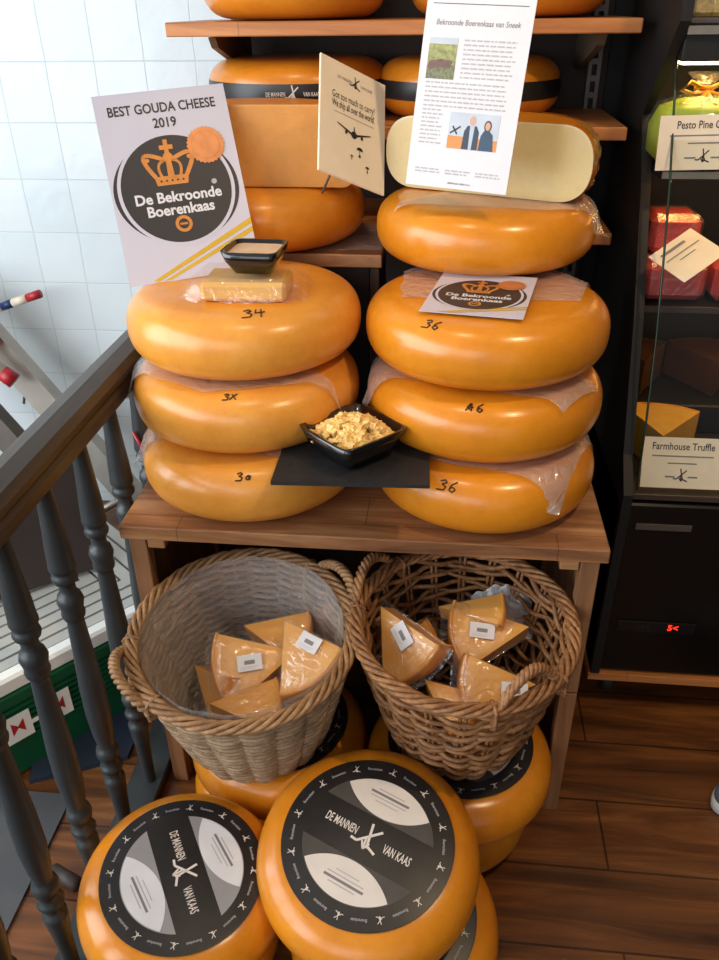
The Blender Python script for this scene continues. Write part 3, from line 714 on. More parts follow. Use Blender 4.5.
# ------------------------------------------------------------------ signs
def frame_from(bl_, br_, tl_):
    bl_, br_, tl_ = Vector(bl_), Vector(br_), Vector(tl_); ex = br_-bl_; W = ex.length; ex.normalize()
    up = tl_-bl_; up = up-ex*up.dot(ex); H = up.length; up.normalize(); n = ex.cross(up)
    mx = Matrix((ex, up, n)).transposed().to_4x4(); mx.translation = bl_; return mx, W, H
def crown(mb, mx, s, m='crown'):
    mb.ngon([(-.5*s, 0), (.5*s, 0), (.56*s, .3*s), (-.56*s, .3*s)], m, .0009, mx)
    def arch(x0, x1, x2, h1, w_):
        A = []; Bq = []
        for i in range(15):
            f = i/14; x = (1-f)**2*x0+2*f*(1-f)*x1+f*f*x2; y = .28*s+(2*f*(1-f)*h1+f*f*.55)*s; A.append((x*s, y))
        return A
    for sg in (-1, 1):
        A = arch(sg*.5, sg*1.25, sg*.12, 1.15, 0)
        for a, b in zip(A, A[1:]): strokes(mb, [(a, b)], .07*s, m, .0010, mx)
        A = arch(sg*.3, sg*.5, sg*.08, .5, 0)
        for a, b in zip(A, A[1:]): strokes(mb, [(a, b)], .045*s, m, .0010, mx)
        mb.poly(arc(sg*.68*s, .87*s, .07*s, 0, 360, 12), m, .0012, mx)
    mb.ngon([(-.11*s, .25*s), (.11*s, .25*s), (.07*s, 1.15*s), (-.07*s, 1.15*s)], m, .0013, mx)
    mb.poly(arc(0, .92*s, .16*s, 0, 360, 14), m, .0014, mx)
    mb.ngon([(-.22*s, 1.17*s), (.22*s, 1.17*s), (.22*s, 1.32*s), (-.22*s, 1.32*s)], m, .0015, mx); mb.ngon([(-.07*s, 1.1*s), (.07*s, 1.1*s), (.07*s, 1.5*s), (-.07*s, 1.5*s)], m, .0016, mx)
    for k in range(5): mb.poly(arc((-.36+.18*k)*s, .14*s, .035*s, 0, 360, 8), 'ink', .0017, mx)
def award(parent, W, H, mx, big=True):
    mb = MB(); mb.box((0, 0, 0), (W, H, .0008), 'paperlilac'); mb.build('sheet', parent).matrix_local = mx
    e = MB(); cx, cy, r = W*.49, H*.475, W*.415
    I = T((0, 0, .0002))
    e.poly([(cx+1.14*r*cos(q), cy-.02*r+1.0*r*sin(q)) for q in [i*pi/32 for i in range(64)]], 'ink', .0008, I)
    e.poly([(cx+1.065*r*cos(q), cy+1.06*r*sin(q)) for q in [i*pi/32 for i in range(64)]], 'paperlilac', .00095, I)
    e.poly(arc(cx, cy, r*1.0, 0, 360, 64), 'ink', .0011, I)
    crown(e, I @ T((cx-.02*W, cy+.08*r, .0005)), r*.56)
    e.poly(arc(cx, cy-.66*r, .155*r, 0, 360, 28), 'crown', .0013, I); e.poly(arc(cx, cy-.66*r, .095*r, 0, 360, 24), 'ink', .0014, I)
    e.poly([(cx-.07*r, cy-.68*r), (cx+.07*r, cy-.68*r), (cx+.07*r, cy-.64*r), (cx-.07*r, cy-.64*r)], 'crown', .0015, I)
    e.text('De Bekroonde', r*.27, 'paper', I @ T((cx, cy-.15*r, .0014)), .028, .98); e.text('Boerenkaas', r*.27, 'paper', I @ T((cx, cy-.39*r, .0014)), .028, .98)
    e.poly(arc(cx+.7*r, cy+.05*r, .05*r, 0, 360, 12), 'inklite', .0013, I)
    e.build('round_emblem', parent).matrix_local = mx
    y = MB()
    for o_, w_ in ((0, .03), (-.044, .026)):
        y.poly([(W*.18, H*(-.0+o_)+.004), (W*.22, H*(o_)-0+.002), (W*1.0, H*(.245+o_)), (W*1.0, H*(.245+o_+w_)), ], 'yellow', .001, I) if o_ == 0 else y.poly([(W*.26, .002), (W*.31, .002), (W*1.0, H*(.245+o_)), (W*1.0, H*(.245+o_+w_))], 'yellow', .001, I)
    y.build('yellow_stripes', parent).matrix_local = mx
    s_ = MB(); n = 28; sx_, sy_, sr = cx+.68*r, cy+.74*r, .34*r
    s_.poly([(sx_+sr*(1+.035*(-1)**i)*cos(2*pi*i/(2*n)), sy_+sr*(1+.035*(-1)**i)*sin(2*pi*i/(2*n))) for i in range(2*n)], 'seal', .002, I)
    s_.poly(arc(sx_, sy_, sr*.78, 0, 360, 32), 'crown', .0022, I); s_.poly(arc(sx_, sy_, sr*.74, 0, 360, 32), 'seal', .0024, I)
    s_.build('copper_seal', parent).matrix_local = mx
    if big:
        x = MB(); x.text('BEST GOUDA CHEESE', W*.105, 'ink', I @ T((W*.5, H*.905, .001)), .02, .8); x.text('2019', W*.105, 'ink', I @ T((W*.5, H*.825, .001)), .02, .85); x.build('lettering', parent).matrix_local = mx
t = thing('award_poster', 'tilted white award poster BEST GOUDA CHEESE 2019 with crown, on top left wheel', 'poster', (0, 0, 0))
mx, W, H = frame_from((-.525, 1.283, .966), (-.317, 1.365, .980), (-.610, 1.436, 1.243))
award(t, W, H, mx)
t = thing('crown_card', 'small white card with crown emblem lying on the right stack', 'card', (0, 0, 0))
mx, W, H = frame_from((-.034, 1.170, .9745), (.119, 1.140, .9755), (.002, 1.356, .9825))
award(t, W, H*.98, mx, False)
# info sheet
t = thing('information_sheet', 'tall white information sheet with two photographs leaning on the halved cheese', 'information sheet')
mx, W, H = frame_from((-.066, 1.350, 1.125), (.091, 1.302, 1.118), (-.038, 1.404, 1.412))
MB().box((0, 0, 0), (W, H, .0012), 'paper').build('sheet', t).matrix_local = mx
mb = MB(); I = T((0, 0, .0015))
def F_(x): return x*W
yy = lambda v: H*v
mb.box((F_(.06), yy(.868), 0), (F_(.94), yy(.871), .0001), 'ink', I)
mb.text('Bekroonde Boerenkaas van Sneek', W*.066, 'inkgrey', I @ T((F_(.5), yy(.785), 0)), .01, .86, shear=.15)
random.seed(3)
def lines(x0, x1, y0, y1, n):
    for k in range(n):
        y = y0+(y1-y0)*k/(n-1); x = x0; xe = x1-random.uniform(0, .05)
        while x < xe:
            w_ = min(random.uniform(.02, .075), xe-x); mb.box((F_(x), yy(y), 0), (F_(x+w_), yy(y)+W*.0125, .0001), 'inklite', I); x += w_+.012
lines(.40, .90, .705, .535, 9); lines(.08, .88, .505, .395, 6); lines(.08, .30, .375, .215, 9)
for k, x in enumerate((.08, .38, .68)): lines(x, x+.26, .085, .07, 2)
lines(.42, .66, .025, .023, 2)
mb.build('lettering', t).matrix_local = mx
mb = MB(); x0, x1, y0, y1 = F_(.07), F_(.34), yy(.525), yy(.715)
mb.ngon([(x0, y0), (x1, y0), (x1, y1), (x0, y1)], 'grass', .0001, I); mb.ngon([(x0, y1-(y1-y0)*.15), (x1, y1-(y1-y0)*.15), (x1, y1), (x0, y1)], 'sky', .0002, I)
mb.ngon([(x0, y0), (x1, y0), (x1, y0+(y1-y0)*.35), (x0, y0+(y1-y0)*.3)], 'grass2', .0002, I)
for k in range(9):
    cx = x0+(x1-x0)*random.uniform(.1, .9); cy = y0+(y1-y0)*random.uniform(.25, .5); mb.poly([(cx+.006*cos(q)*1.1, cy+.004*sin(q)) for q in [i*pi/5 for i in range(10)]], 'cow', .0003+.00002*k, I)
mb.build('meadow_photograph', t).matrix_local = mx
mb = MB(); x0, x1, y0, y1 = F_(.36), F_(.84), yy(.20), yy(.375); w_, h_ = x1-x0, y1-y0
q = lambda pts: [(x0+w_*a, y0+h_*b) for a, b in pts]
mb.ngon(q([(0, 0), (1, 0), (1, 1), (0, 1)]), 'sky', .0001, I); mb.ngon(q([(0, 0), (1, 0), (1, .3), (0, .36)]), 'orange', .0002, I)
mb.poly(q([(.30, 0), (.62, 0), (.62, .5), (.56, .66), (.38, .66), (.32, .5)]), 'suit', .0003, I); mb.ngon(q([(.44, 0), (.5, 0), (.52, .66), (.43, .66)]), 'shirt', .0004, I)
mb.poly(q([(.64, 0), (.94, 0), (.9, .45), (.82, .56), (.72, .56), (.66, .4)]), 'dress', .0003, I)
mb.poly([(x0+w_*.47+w_*.06*cos(i*pi/8), y0+h_*.8+h_*.13*sin(i*pi/8)) for i in range(16)], 'skin', .0005, I)
mb.poly([(x0+w_*.78+w_*.075*cos(i*pi/8), y0+h_*.68+h_*.16*sin(i*pi/8)) for i in range(16)], 'hair', .0004, I); mb.poly([(x0+w_*.78+w_*.05*cos(i*pi/8), y0+h_*.68+h_*.11*sin(i*pi/8)) for i in range(16)], 'skin', .0006, I)
strokes(mb, [(q([(.08, .62)])[0], q([(.18, .4)])[0]), (q([(.24, .62)])[0], q([(.04, .42)])[0])], .0012, 'ink', .0005, I)
mb.build('couple_photograph', t).matrix_local = mx
# shipping sign
t = thing('shipping_sign', 'cream stand-up board with airplane about shipping, between the two stacks', 'sign')
mx, W, H = frame_from((-0.2016, 1.3135, 1.1519), (-0.1036, 1.3931, 1.0973), (-0.2091, 1.431, 1.3091))
MB().box((0, 0, -.004), (W, H, 0), 'board', None, .001).build('board', t).matrix_local = mx
mb = MB(); I = T((0, 0, .0006))
knives(mb, W*.095, 'ink', 0, I @ T((W*.52, H*.865, 0)))
mb.text('DE MANNEN', W*.055, 'inkgrey', I @ T((W*.36, H*.865, 0)), 0, .7); mb.text('VAN KAAS', W*.055, 'inkgrey', I @ T((W*.69, H*.865, 0)), 0, .7)
mb.text('Got too much to carry?', W*.125, 'ink', I @ T((W*.5, H*.70, 0)), 0, .54); mb.text('We ship all over the world!', W*.125, 'ink', I @ T((W*.5, H*.625, 0)), .006, .46)
mb.box((W*.2, H*.553, 0), (W*.82, H*.558, .0001), 'inklite', I)
# airplane seen from the front with dropped parcels
cx, cy = W*.51, H*.415
mb.poly([(cx+W*.045*cos(i*pi/8), cy+W*.045*sin(i*pi/8)) for i in range(16)], 'ink', .0001, I)
mb.ngon([(cx-W*.26, cy+H*.05), (cx, cy-H*.018), (cx+W*.26, cy+H*.05), (cx+W*.25, cy+H*.055), (cx, cy+H*.005), (cx-W*.25, cy+H*.055)][0:6], 'ink', .0002, I)
mb.ngon([(cx-W*.01, cy), (cx+W*.01, cy), (cx+W*.006, cy+H*.07), (cx-W*.006, cy+H*.07)], 'ink', .0003, I)
for sx in (-.12, .12): mb.poly([(cx+W*sx+W*.02*cos(i*pi/6), cy-H*.002+W*.02*sin(i*pi/6)) for i in range(12)], 'ink', .0003, I)
for (px, py, s_) in ((.60, .30, .05), (.48, .225, .022), (.72, .17, .032)):
    mb.poly([(W*px+W*s_*cos(i*pi/10), H*py+W*s_*sin(i*pi/10)*.8) for i in range(11)], 'ink', .0002, I)
    mb.box((W*(px-.004), H*py-W*s_*1.3, 0), (W*(px+.004), H*py, .0001), 'ink', I); mb.box((W*(px-s_*.3), H*py-W*s_*1.7, 0), (W*(px+s_*.3), H*py-W*s_*1.1, .0001), 'ink', I)
mb.build('lettering', t).matrix_local = mx
MB().tube([(-.158, 1.418, 1.20), (-.205, 1.49, 1.12), (-.226, 1.508, 1.078)], .0022, 'steel', 8).build('stand_foot', t)

# ------------------------------------------------------------------ banister
t = thing('handrail', 'dark wooden stair handrail running towards the viewer', 'handrail', (-.559, .9, .796))
sec = [(-.030, .0), (-.022, -.004), (.022, -.004), (.030, .004), (.030, .022), (.024, .028), (.024, .034), (.034, .040), (.034, .050), (.024, .060), (.0, .066), (-.024, .060), (-.034, .050), (-.034, .040), (-.024, .034), (-.024, .028), (-.030, .022)]
n = len(sec); V = [(p[0], y, p[1]) for y in (-1.2, .52) for p in sec]
MB().add(V, [tuple(range(n-1, -1, -1)), tuple(range(n, 2*n))]+[(i, (i+1) % n, n+(i+1) % n, n+i) for i in range(n)], 'rail').build('rail', t)
tag(MB().box((-.588, -.3, 0), (-.520, 1.42, .03), 'baluster', None, .003).build('base_rail'), 'grey painted base rail under the balusters', 'base rail')
BP = [(.0, .012), (.05, .0125), (.10, .0145), (.150, .0185), (.160, .0185), (.163, .0135), (.178, .0125), (.182, .0185), (.188, .0205), (.194, .0185), (.197, .0145), (.212, .0145), (.215, .0185), (.226, .0205), (.236, .0185), (.239, .0145), (.25, .0145), (.27, .0175), (.32, .0205), (.38, .0200), (.45, .0165), (.52, .0135), (.528, .0135), (.531, .0170), (.538, .0185), (.545, .0170), (.549, .0175), (.562, .0205), (.574, .0175), (.578, .0130), (.592, .0125), (.598, .0135), (.601, .0185), (.607, .0200), (.613, .0185), (.616, .0165), (.620, .0165), (.623, .0195), (.628, .0205), (.634, .0195), (.66, .0185), (.70, .0155), (.766, .0115)]
BL = ['rearmost baluster, behind the crate edge and left wheels', 'second turned baluster from the rear, half behind the crate corner', 'third turned baluster from the rear, in front of the white slatted panel', 'fourth turned baluster from the rear, crossing the green crate emblem', 'fifth turned baluster from the rear, left of the front left wheel', 'sixth turned baluster from the rear, at the lower left picture edge', 'seventh turned baluster from the rear, at the very bottom left']
p = None
for i, y in enumerate((1.285, 1.16, 1.035, .91, .785, .66, .535, .41)):
    if p is None:
        p = thing('baluster', '', 'baluster', (-.547, y, .03), (0, 0, 0), 'turned balusters of the stair rail'); MB().lathe([(r_, z_) for z_, r_ in BP], 'baluster', 24).build('turned_post', p); c = p
    else: c = copy_tree(p)
    c.location = (-.547, y, .031); c['label'] = 'dark grey '+(BL[i] if i < 7 else 'turned baluster nearest the viewer, mostly outside the picture')

# ------------------------------------------------------------------ things behind the banister
tag(MB().box((-1.6, -.4, .001), (-.70, 1.00, .006), 'navy').build('floor_tone_sheet'), 'thin grey sheet added to tint the floor behind the banister', 'mat')  # added sheet that gives the bare floor here its greyish tone
tag(MB().prism([(-.80, 1.02), (-.62, 1.10), (-.62, 1.30), (-.86, 1.22)], .001, .012, 'navydk').build('folded_tarp'), 'dark navy tarp on the floor beside the green crate', 'tarp')
def green_crate(label, loc, rz, L_, D_, Hh, emblem=True):
    t = thing('plastic_crate', label, 'crate', loc, (0, 0, rz)); mb = MB(); mb.box((-L_/2, 0, 0), (L_/2, D_, Hh), 'green', None, .008)
    for k in range(8): mb.box((-L_/2+.02, -.006, Hh*.42+k*Hh*.065), (L_/2-.02, .002, Hh*.42+k*Hh*.065+Hh*.03), 'green')
    mb.box((-L_/2-.006, -.008, Hh-.022), (L_/2+.006, D_+.008, Hh), 'green'); mb.build('crate_body', t)
    if emblem:
        e = MB()
        for x in (-.085, .0):
            m4 = T((x, -.0085, Hh*.62)) @ Rx(pi/2)
            e.ngon([(-.028, -.034), (.028, -.034), (.028, .034), (-.028, .034)], 'white', 0, m4); e.poly([(-.013, .018), (0, .003), (.013, .018), (.013, -.016), (0, -.001), (-.013, -.016)], 'red', .0004, m4)
        e.box((-.058, -.009, Hh*.58), (-.028, -.0065, Hh*.62), 'white'); e.build('emblem', t)
    m = MB(); m.box((-L_/2+.02, -.010, Hh*.72), (-L_/2+.10, -.006, Hh*.84), 'tray'); m.build('grip', t)
    return t
green_crate('green ribbed plastic crate with white and red emblem behind the balusters', (-.760, 1.120, 0), R_(50), .46, .30, .215)
green_crate('second green plastic crate standing behind the first', (-1.04, 1.50, 0), R_(50), .40, .26, .216, False)
# white slatted tray on the crates
t = thing('slatted_panel', 'white plastic panel with nested grooves lying on the green crate', 'panel', (-.795, 1.145, .219), (0, 0, R_(50)))
mb = MB(); mb.box((-.26, -.03, 0), (.36, .50, .010), 'tray'); mb.build('base_plate', t)
mb = MB(); mb.box((-.27, -.045, -.004), (.37, -.012, .035), 'white', None, .006); mb.build('front_rim', t)
for k in range(9):
    a = .010+k*.034; x0, x1, y0, y1 = -.26+a, .36-a, -.01+a, .50-a
    if x1-x0 < .05 or y1-y0 < .03: break
    mb = MB()
    for (lo, hi) in (((x0, y0), (x1, y0+.027)), ((x0, y1-.027), (x1, y1)), ((x0, y0+.027), (x0+.027, y1-.027)), ((x1-.027, y0+.027), (x1, y1-.027))): mb.box((lo[0], lo[1], .010), (hi[0], hi[1], .022), 'slat')
    mb.build('slat_ring', t)
# dark board
mb = MB(); mx = T((-.90, 1.34, .248)) @ Rz(R_(38)) @ Rx(R_(72)); mb.box((-.28, 0, -.012), (.17, .27, .012), 'brownboard', mx, .003)
tag(mb.build('dark_board'), 'dark brown board standing on the slatted panel below the handrail', 'board')
# ladder
t = thing('step_ladder', 'aluminium ladder leaning against the tiled wall', 'ladder')
a = Vector((-1.23, 1.95, .64)); d = Vector((.62, -.12, -.80)).normalized(); wv = Vector((.25, .8, 0)).normalized()*.12
for k in (0, 1):
    o_ = Vector((-.13, -.05, -.06))*k; mb = MB()
    pts = [a+o_-d*.15, a+o_+d*1.0]; e2 = d.cross(wv).normalized()
    s1 = Vector((0, .022, 0)); s2 = d.cross(Vector((0, 1, 0))).normalized()*.036
    V = [p_+s1*i+s2*j for p_ in pts for (i, j) in ((-1, -1), (1, -1), (1, 1), (-1, 1))]
    mb.add(V, [(3, 2, 1, 0), (4, 5, 6, 7)]+[(i, (i+1) % 4, 4+(i+1) % 4, 4+i) for i in range(4)], 'alu' if k == 0 else 'steel'); mb.build('stile', t)
for k in range(4):
    p_ = a+d*(.12+.24*k); mb = MB(); mb.tube([p_, p_+Vector((-.13, -.05, -.06))], .011, 'alu', 8); mb.build('rung', t)
mb = MB(); p_ = a+d*.02; mb.tube([p_+Vector((0, -.04, .03)), p_+Vector((.045, -.05, -.02))], .018, 'pink', 8); mb.build('end_cap', t)
mb = MB(); p_ = Vector((-1.25, 1.86, .63)); d2 = Vector((.1, -.0, -.085)); mb.tube([p_, p_+d2], .021, 'cream', 10); mb.tube([p_+d2, p_+d2*1.28], .0215, 'red', 10); mb.build('foot_pad', t)
t = thing('striped_rod', 'cream rod with blue band and red tip above the handrail', 'rod')
p0 = Vector((-1.35, 2.0, .625)); p1 = Vector((-1.072, 2.0, .716)); f = lambda q: p0+(p1-p0)*q
for nm, q0, q1, m in (('shaft', 0, .58, 'cream'), ('blue_band', .58, .70, 'blue'), ('shaft', .70, .86, 'cream'), ('red_tip', .86, 1.0, 'red')):
    MB().tube([f(q0), f(q1)], .0115, m, 10).build(nm, t)
tag(MB().tube([(-1.26, 2.0, .66), (-1.20, 1.99, .60), (-1.165, 1.985, .53), (-1.16, 1.98, .47), (-1.18, 1.975, .40)], .004, 'alu', 6).build('cable'), 'thin grey cable hanging from the striped rod', 'cable')
tag(MB().tube([(-.555, 1.262, .70), (-.545, 1.262, .672), (-.537, 1.258, .640), (-.538, 1.255, .60)], .0035, 'red', 6).build('red_rope'), 'thin red rope hanging by the rear balusters at the crate corner', 'rope')
tag(MB().tube([(-.66, .83, .018), (-.60, .80, .018+.012)], .013, 'brownboard', 12).build('wooden_peg'), 'short brown peg lying at the foot of the banister', 'peg')

# ------------------------------------------------------------------ refrigerated counter
fx = .362; t = thing('refrigerated_counter', 'black refrigerated cheese counter with glass front', 'refrigerated counter', (fx, 1.36, 0)); fb = (fx, 1.36, 0)
FRX = 1.25
B('base_panel', (fx, 1.357, .10), (FRX, 1.93, .535), 'black', t, fb, .004)
B('bottom_trim', (fx-.004, 1.347, .078), (FRX, 1.93, .098), 'shelf', t, fb, .001)
B('vent_slot', (.398, 1.3535, .478), (.505, 1.3565, .492), plain('vent_grey', (84, 76, 68), .5), t, fb, .0005)
cs = B('control_strip', (.40, 1.3535, .218), (.56, 1.3565, .246), plain('control_dark', (22, 22, 23), .3), t, fb, .0005)
m = MB(); m.text('5<', .021, 'redled', T((.515-fx, 1.3525-1.36, .233)) @ Rx(pi/2), .02); m.build('digital_display', cs)
m = MB(); m.text('| 8 2', .013, plain('legend_grey', (60, 60, 60), .5), T((.455-fx, 1.3525-1.36, .233)) @ Rx(pi/2), 0); m.build('button_legend', cs)
side = [(1.345, .10), (1.345, .56), (1.40, .62), (1.50, .86), (1.62, 1.08), (1.70, 1.19), (1.60, 1.28), (1.53, 1.345), (1.53, 1.60), (1.93, 1.60), (1.93, .10)]
n = len(side); V = [(x, p_[0]-1.36, p_[1]) for x in (0, .018) for p_ in side]
MB().add(V, [tuple(range(n)), tuple(range(2*n-1, n-1, -1))]+[(i, (i+1) % n, n+(i+1) % n, n+i) for i in range(n)], 'blackmat').build('side_panel', t)
B('back_panel', (fx+.02, 1.90, .54), (FRX, 1.93, 1.6), 'blackmat', t, fb)
B('header', (fx+.02, 1.56, 1.285), (FRX, 1.90, 1.335), 'blackmat', t, fb)
B('header_edge', (fx+.02, 1.552, 1.325), (FRX, 1.559, 1.338), 'metal_edge', t, fb, .0005)
for z, y0, nm in ((1.112, 1.56, 'upper_shelf'), (.873, 1.535, 'middle_shelf'), (.553, 1.37, 'display_deck')):
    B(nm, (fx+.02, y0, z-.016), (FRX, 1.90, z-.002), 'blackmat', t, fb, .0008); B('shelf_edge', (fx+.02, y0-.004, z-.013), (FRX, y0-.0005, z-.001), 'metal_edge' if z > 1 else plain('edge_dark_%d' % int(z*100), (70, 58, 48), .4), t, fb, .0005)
gm = NT('clear_glass'); gm.b.inputs['Base Color'].default_value = (1, 1, 1, 1); gt = gm.n('ShaderNodeBsdfTransparent'); gt.inputs[0].default_value = (.93, .95, .93, 1); gg = gm.n('ShaderNodeBsdfGlossy'); gg.inputs['Roughness'].default_value = .02
gf = gm.n('ShaderNodeFresnel'); gf.inputs[0].default_value = 1.3; gx = gm.n('ShaderNodeMixShader'); gm.l(gf.outputs[0], gx.inputs[0]); gm.l(gt.outputs[0], gx.inputs[1]); gm.l(gg.outputs[0], gx.inputs[2]); gm.l(gx.outputs[0], gm.out.inputs[0])
GE = plain('glass_edge_green', (44, 62, 48), .2)
gl = [(1.362, .565), (1.385, .70), (1.42, .84), (1.465, .97), (1.52, 1.10), (1.585, 1.22), (1.64, 1.33)]
gxs = .388
mb = MB(); V = [(x-fx, p_[0]-1.36, p_[1]) for x in (gxs, FRX) for p_ in gl]; k = len(gl)
mb.add(V, [(i, i+1, k+i+1, k+i) for i in range(k-1)], gm.m, True); mb.build('front_glass', t)
MB().tube([(gxs-fx, p_[0]-1.362, p_[1]) for p_ in gl], .0022, GE, 6).build('glass_edge', t)
B('lamp_fill_bar', (.40, 1.62, 1.277), (FRX, 1.66, 1.2845), 'led', t, fb, .001)
for z_, y_ in ((1.095, 1.60), (.856, 1.575)): B('lamp_fill_bar', (.40, y_, z_-.006), (FRX, y_+.02, z_), emit('shelf_fill_%d' % int(z_*100), (255, 190, 110), 18), t, fb, .001)  # unseen glowing bars added under the shelves to brighten the cheeses
for (x, y) in ((.415, 1.41), (1.15, 1.41), (.415, 1.85)):
    c = MB(); mx = T((x-fx, y-1.36, .034)) @ Ry(pi/2); c.lathe([(0, -.014), (.03, -.014), (.034, -.008), (.034, .008), (.03, .014), (0, .014)], 'rubber', 24, mx)
    c.box((x-fx-.02, y-1.36-.02, .06), (x-fx+.03, y-1.36+.03, .079), 'steel'); c.box((x-fx+.016, y-1.36-.01, .03), (x-fx+.02, y-1.36+.012, .06), 'steel'); c.build('castor', t)
# contents
def price_card(label, bl_, br_, tl_, title, m='board', lines_=2, logo=True):
    t = thing('price_card', label, 'price card', (0, 0, 0), (0, 0, 0), 'price cards in the refrigerated counter'); mx, W, H = frame_from(bl_, br_, tl_)
    MB().box((0, 0, -.0008), (W, H, 0), m).build('card', t).matrix_local = mx
    mb = MB(); I = T((0, 0, .0005)); mb.text(title, H*.2, 'ink', I @ T((W*.5, H*.82, 0)), .01, .8) if title else mb.box((W*.15, H*.78, 0), (W*.7, H*.85, .0001), 'inkgrey', I)
    for k in range(lines_): mb.box((W*(.12+.2*k), H*(.62-.14*k), 0), (W*(.88-.2*k), H*(.645-.14*k), .0001), 'inkgrey', I)
    if logo:
        knives(mb, H*.16, 'ink', .0001, I @ T((W*.5, H*.24, 0))); mb.box((W*.3, H*.21, 0), (W*.42, H*.24, .0001), 'inkgrey', I); mb.box((W*.58, H*.21, 0), (W*.7, H*.24, .0001), 'inkgrey', I)
    mb.build('lettering', t).matrix_local = mx
    return t
price_card('white price card Farmhouse Truffle in front of the speckled wedge', (.401, 1.388, .556), (.553, 1.388, .556), (.401, 1.425, .648), 'Farmhouse Truffle')
price_card('white price card Pesto Pine Green below the green cheese', (.366, 1.548, 1.114), (.525, 1.548, 1.118), (.366, 1.560, 1.202), 'Pesto Pine Green')
t = price_card('yellowish price card lying turned on the red cheese blocks', (.425, 1.445, .945), (.505, 1.50, .985), (.385, 1.515, .98), '', 'board', 2, False)
def block(name, label, cat, lo, hi, m, group=None, rz=0, wrap=True, bev=.012):
    c = [(lo[i]+hi[i])/2 for i in range(3)]; t = thing(name, label, cat, (c[0], c[1], lo[2]), (0, 0, rz), group)
    hx, hy, hz = (hi[0]-lo[0])/2, (hi[1]-lo[1])/2, hi[2]-lo[2]
    MB().box((-hx, -hy, .001), (hx, hy, hz), m, None, bev).build('paste', t)
    if wrap:
        w_ = MB(); w_.box((-hx-.003, -hy-.003, .0005), (hx+.003, hy+.003, hz+.003), 'film', None, bev); w_.build('plastic_wrap', t)
    return t
block('red_cheese_block', 'wrapped red cheese block on the lower layer behind the counter glass', 'cheese', (.385, 1.56, .873), (.50, 1.66, .945), 'red_cheese', 'red cheese blocks')
block('red_cheese_block', 'wrapped red cheese block on top at the left behind the turned card', 'cheese', (.395, 1.62, .948), (.49, 1.72, 1.02), 'red_cheese', 'red cheese blocks')
block('red_cheese_block', 'wrapped red cheese block at the right picture edge', 'cheese', (.515, 1.56, .873), (.63, 1.66, .945), 'red_cheese', 'red cheese blocks')
def bag(label, x, y, z):
    t = thing('green_cheese_bag', label, 'cheese', (x, y, z), (0, 0, 0), 'green pesto cheeses'); mb = MB()
    mb.lathe([(0, 0), (.06, .0), (.084, .02), (.086, .065), (.072, .095), (.035, .108), (0, .110)], 'green_cheese', 32); mb.build('cheese', t)
    mb = MB(); mb.lathe([(.065, 0), (.090, .02), (.091, .066), (.074, .102), (.030, .116), (.012, .124), (.018, .135), (.032, .15)], 'film', 48, wob=lambda a, r, z_: 1+.06*noise.noise(Vector((cos(a)*6, sin(a)*6, z_*30)))); mb.build('plastic_wrap', t)
    mb = MB(); mb.tube([(.014*cos(q), .014*sin(q), .124) for q in [i*pi/8 for i in range(16)]], .004, 'gold', 6, True)
    for sg in (-1, 1):
        mb.tube([(0, -.016, .124), (sg*.03, -.022, .136), (sg*.045, -.024, .124), (sg*.02, -.022, .116), (0, -.016, .122)], .004, 'gold', 6); mb.tube([(0, -.016, .122), (sg*.012, -.05, .10), (sg*.018, -.068, .07)], .004, 'gold', 6)
    mb.build('ribbon', t)
bag('bright green wrapped cheese with gold ribbon behind the pesto card', .452, 1.65, 1.113); bag('bright green wrapped cheese with gold ribbon at the right picture edge', .635, 1.68, 1.113)
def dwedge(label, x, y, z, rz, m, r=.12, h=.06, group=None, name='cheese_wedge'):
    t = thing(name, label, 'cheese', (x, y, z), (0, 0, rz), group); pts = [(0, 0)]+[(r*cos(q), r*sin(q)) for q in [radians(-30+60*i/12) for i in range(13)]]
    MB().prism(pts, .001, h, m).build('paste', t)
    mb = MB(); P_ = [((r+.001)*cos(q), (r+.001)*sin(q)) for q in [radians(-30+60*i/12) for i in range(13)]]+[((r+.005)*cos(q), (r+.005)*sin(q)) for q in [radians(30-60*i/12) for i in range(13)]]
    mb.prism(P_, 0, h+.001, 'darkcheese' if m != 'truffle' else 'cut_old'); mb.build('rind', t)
dwedge('speckled yellow truffle cheese wedge behind the truffle price card', .445, 1.45, .552, R_(80), 'truffle', .15, .085)
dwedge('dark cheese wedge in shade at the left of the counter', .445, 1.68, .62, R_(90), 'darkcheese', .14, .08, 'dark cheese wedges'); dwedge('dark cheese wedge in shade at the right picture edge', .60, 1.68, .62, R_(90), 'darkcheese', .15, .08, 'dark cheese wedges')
tag(MB().box((.39, 1.64, .552), (.80, 1.86, .618), 'blackmat', None, .003).build('display_step'), 'black display step under the dark cheese wedges', 'display step')
mb = MB(); mb.lathe([(0, 0), (.024, 0), (.03, .012), (.031, .02), (.028, .02), (.02, .006), (0, .005)], 'gold', 24); o = mb.build('small_dish'); o.location = (.585, 1.47, .553); tag(o, 'small shiny brass dish beside the truffle wedge', 'dish')
t = thing('snack_tray', 'grey tray of yellow bits on top of the counter', 'tray', (.50, 1.66, 1.337))
mb = MB(); mb.box((-.115, -.07, .0), (.2, .07, .012), 'tray', None, .004); mb.build('tray_body', t); mb = MB(); mb.box((-.105, -.062, .013), (.19, .062, .06), 'nuts', None, .006); mb.build('contents', t)
mb = MB(); mb.box((-.109, -.066, .0125), (.194, .066, .07), 'film', None, .006); mb.build('plastic_wrap', t)
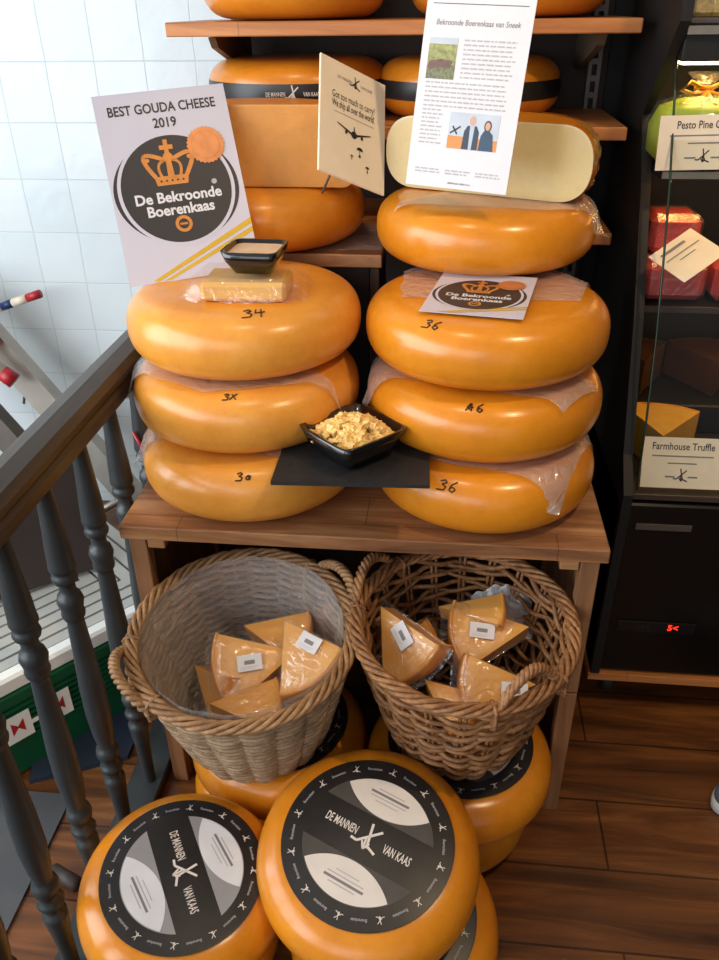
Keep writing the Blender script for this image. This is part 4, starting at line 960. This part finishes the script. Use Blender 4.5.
# shoe at the right edge
t = thing('shoe', 'grey shoe tip at the right picture edge on the floor', 'shoe', (.690, 1.145, 0), (0, 0, R_(-62)))
def shoe_out(s, n=36):
    P_ = []
    for i in range(n):
        a = 2*pi*i/n; x = cos(a)*.045*(1-.12*sin(a)); y = sin(a)*.13; P_.append((x*s, y*s))
    return P_
def loft(levels, m):
    mb = MB(); V = []; F = []; n = 36
    for (s, z, dy) in levels: V += [(p_[0], p_[1]+dy, z(p_[1]) if callable(z) else z) for p_ in shoe_out(s, n)]
    for i in range(len(levels)-1):
        for j in range(n): F.append((i*n+j, i*n+(j+1) % n, (i+1)*n+(j+1) % n, (i+1)*n+j))
    F.append(tuple(range(n-1, -1, -1))); F.append(tuple((len(levels)-1)*n+j for j in range(n))); mb.add(V, F, m, True); return mb
loft([(.97, .001, 0), (1.02, .006, 0), (1.03, .020, 0), (1.0, .028, 0)], 'sole').build('sole', t)
loft([(.99, .0285, 0), (.98, .045, 0), (.9, .062, -.004), (.74, lambda y: .078-.12*min(max(y, -.05), .1), -.012), (.5, lambda y: .092-.2*min(max(y, -.05), .1), -.02), (.3, lambda y: .095-.2*y, -.03)], 'shoe').build('upper', t)
mb = MB()
for k in range(4): mb.tube([(-.02, .0-.018*k+.03, .079+.006*k), (0, .0-.018*k+.032, .088+.006*k), (.02, .0-.018*k+.03, .079+.006*k)], .0025, 'sole', 6)
mb.build('laces', t)

# ------------------------------------------------------------------ camera
cam = bpy.data.cameras.new('camera'); co = bpy.data.objects.new('camera', cam); COL.objects.link(co)
pitch, yaw, roll = radians(30.7), radians(6.2), math.atan(.012)
Fv = Vector((-sin(yaw)*cos(pitch), cos(yaw)*cos(pitch), -sin(pitch))); R0 = Vector((cos(yaw), sin(yaw), 0)); U0 = R0.cross(Fv)
Rv = R0*cos(roll)-U0*sin(roll); Uv = U0*cos(roll)+R0*sin(roll)
mw = Matrix((Rv, Uv, -Fv)).transposed().to_4x4(); mw.translation = Vector((0, 0, 1.3726)); co.matrix_world = mw
cam.sensor_fit = 'VERTICAL'; cam.sensor_height = 36; cam.lens = 800/960*36; cam.clip_start = .05
SC.camera = co
SC.cycles.transparent_max_bounces = 24

# ------------------------------------------------------------------ light
def area(name, loc, tgt, sx, sy, power, col):
    l = bpy.data.lights.new(name, 'AREA'); l.shape = 'RECTANGLE'; l.size = sx; l.size_y = sy; l.energy = power; l.color = col
    o = bpy.data.objects.new(name, l); COL.objects.link(o); o.location = loc; o.rotation_euler = (Vector(tgt)-Vector(loc)).to_track_quat('-Z', 'Y').to_euler(); return o
area('window_daylight', (FX0+.05, -.1, 1.45), (0, .6, .9), 2.8, 1.8, 95, (.86, .94, 1))
area('shopfront_daylight', (-.9, -2.4, 1.7), (-.2, 1.2, .7), 1.8, 1.6, 22, (.95, .97, 1))
def spot(name, loc, tgt, p, col, ang=60, r=.04):
    l = bpy.data.lights.new(name, 'SPOT'); l.energy = p; l.color = col; l.spot_size = radians(ang); l.spot_blend = .6; l.shadow_soft_size = r
    o = bpy.data.objects.new(name, l); COL.objects.link(o); o.location = loc; o.rotation_euler = (Vector(tgt)-Vector(loc)).to_track_quat('-Z', 'Y').to_euler()
spot('ceiling_spot', (.75, .6, 2.6), (.15, 1.2, .7), 52, (1, .72, .42), 60)
spot('ceiling_spot', (-.3, .9, 2.6), (-.1, 1.4, 1.0), 14, (1, .78, .5), 60)
wd = bpy.data.worlds.new('world'); SC.world = wd; wd.use_nodes = True
wd.node_tree.nodes['Background'].inputs[0].default_value = (.85, .92, 1, 1); wd.node_tree.nodes['Background'].inputs[1].default_value = .5
SC.view_settings.view_transform = 'Standard'; SC.view_settings.look = 'None'; SC.view_settings.gamma = 1; SC.view_settings.exposure = .0
SC.view_settings.use_curve_mapping = False
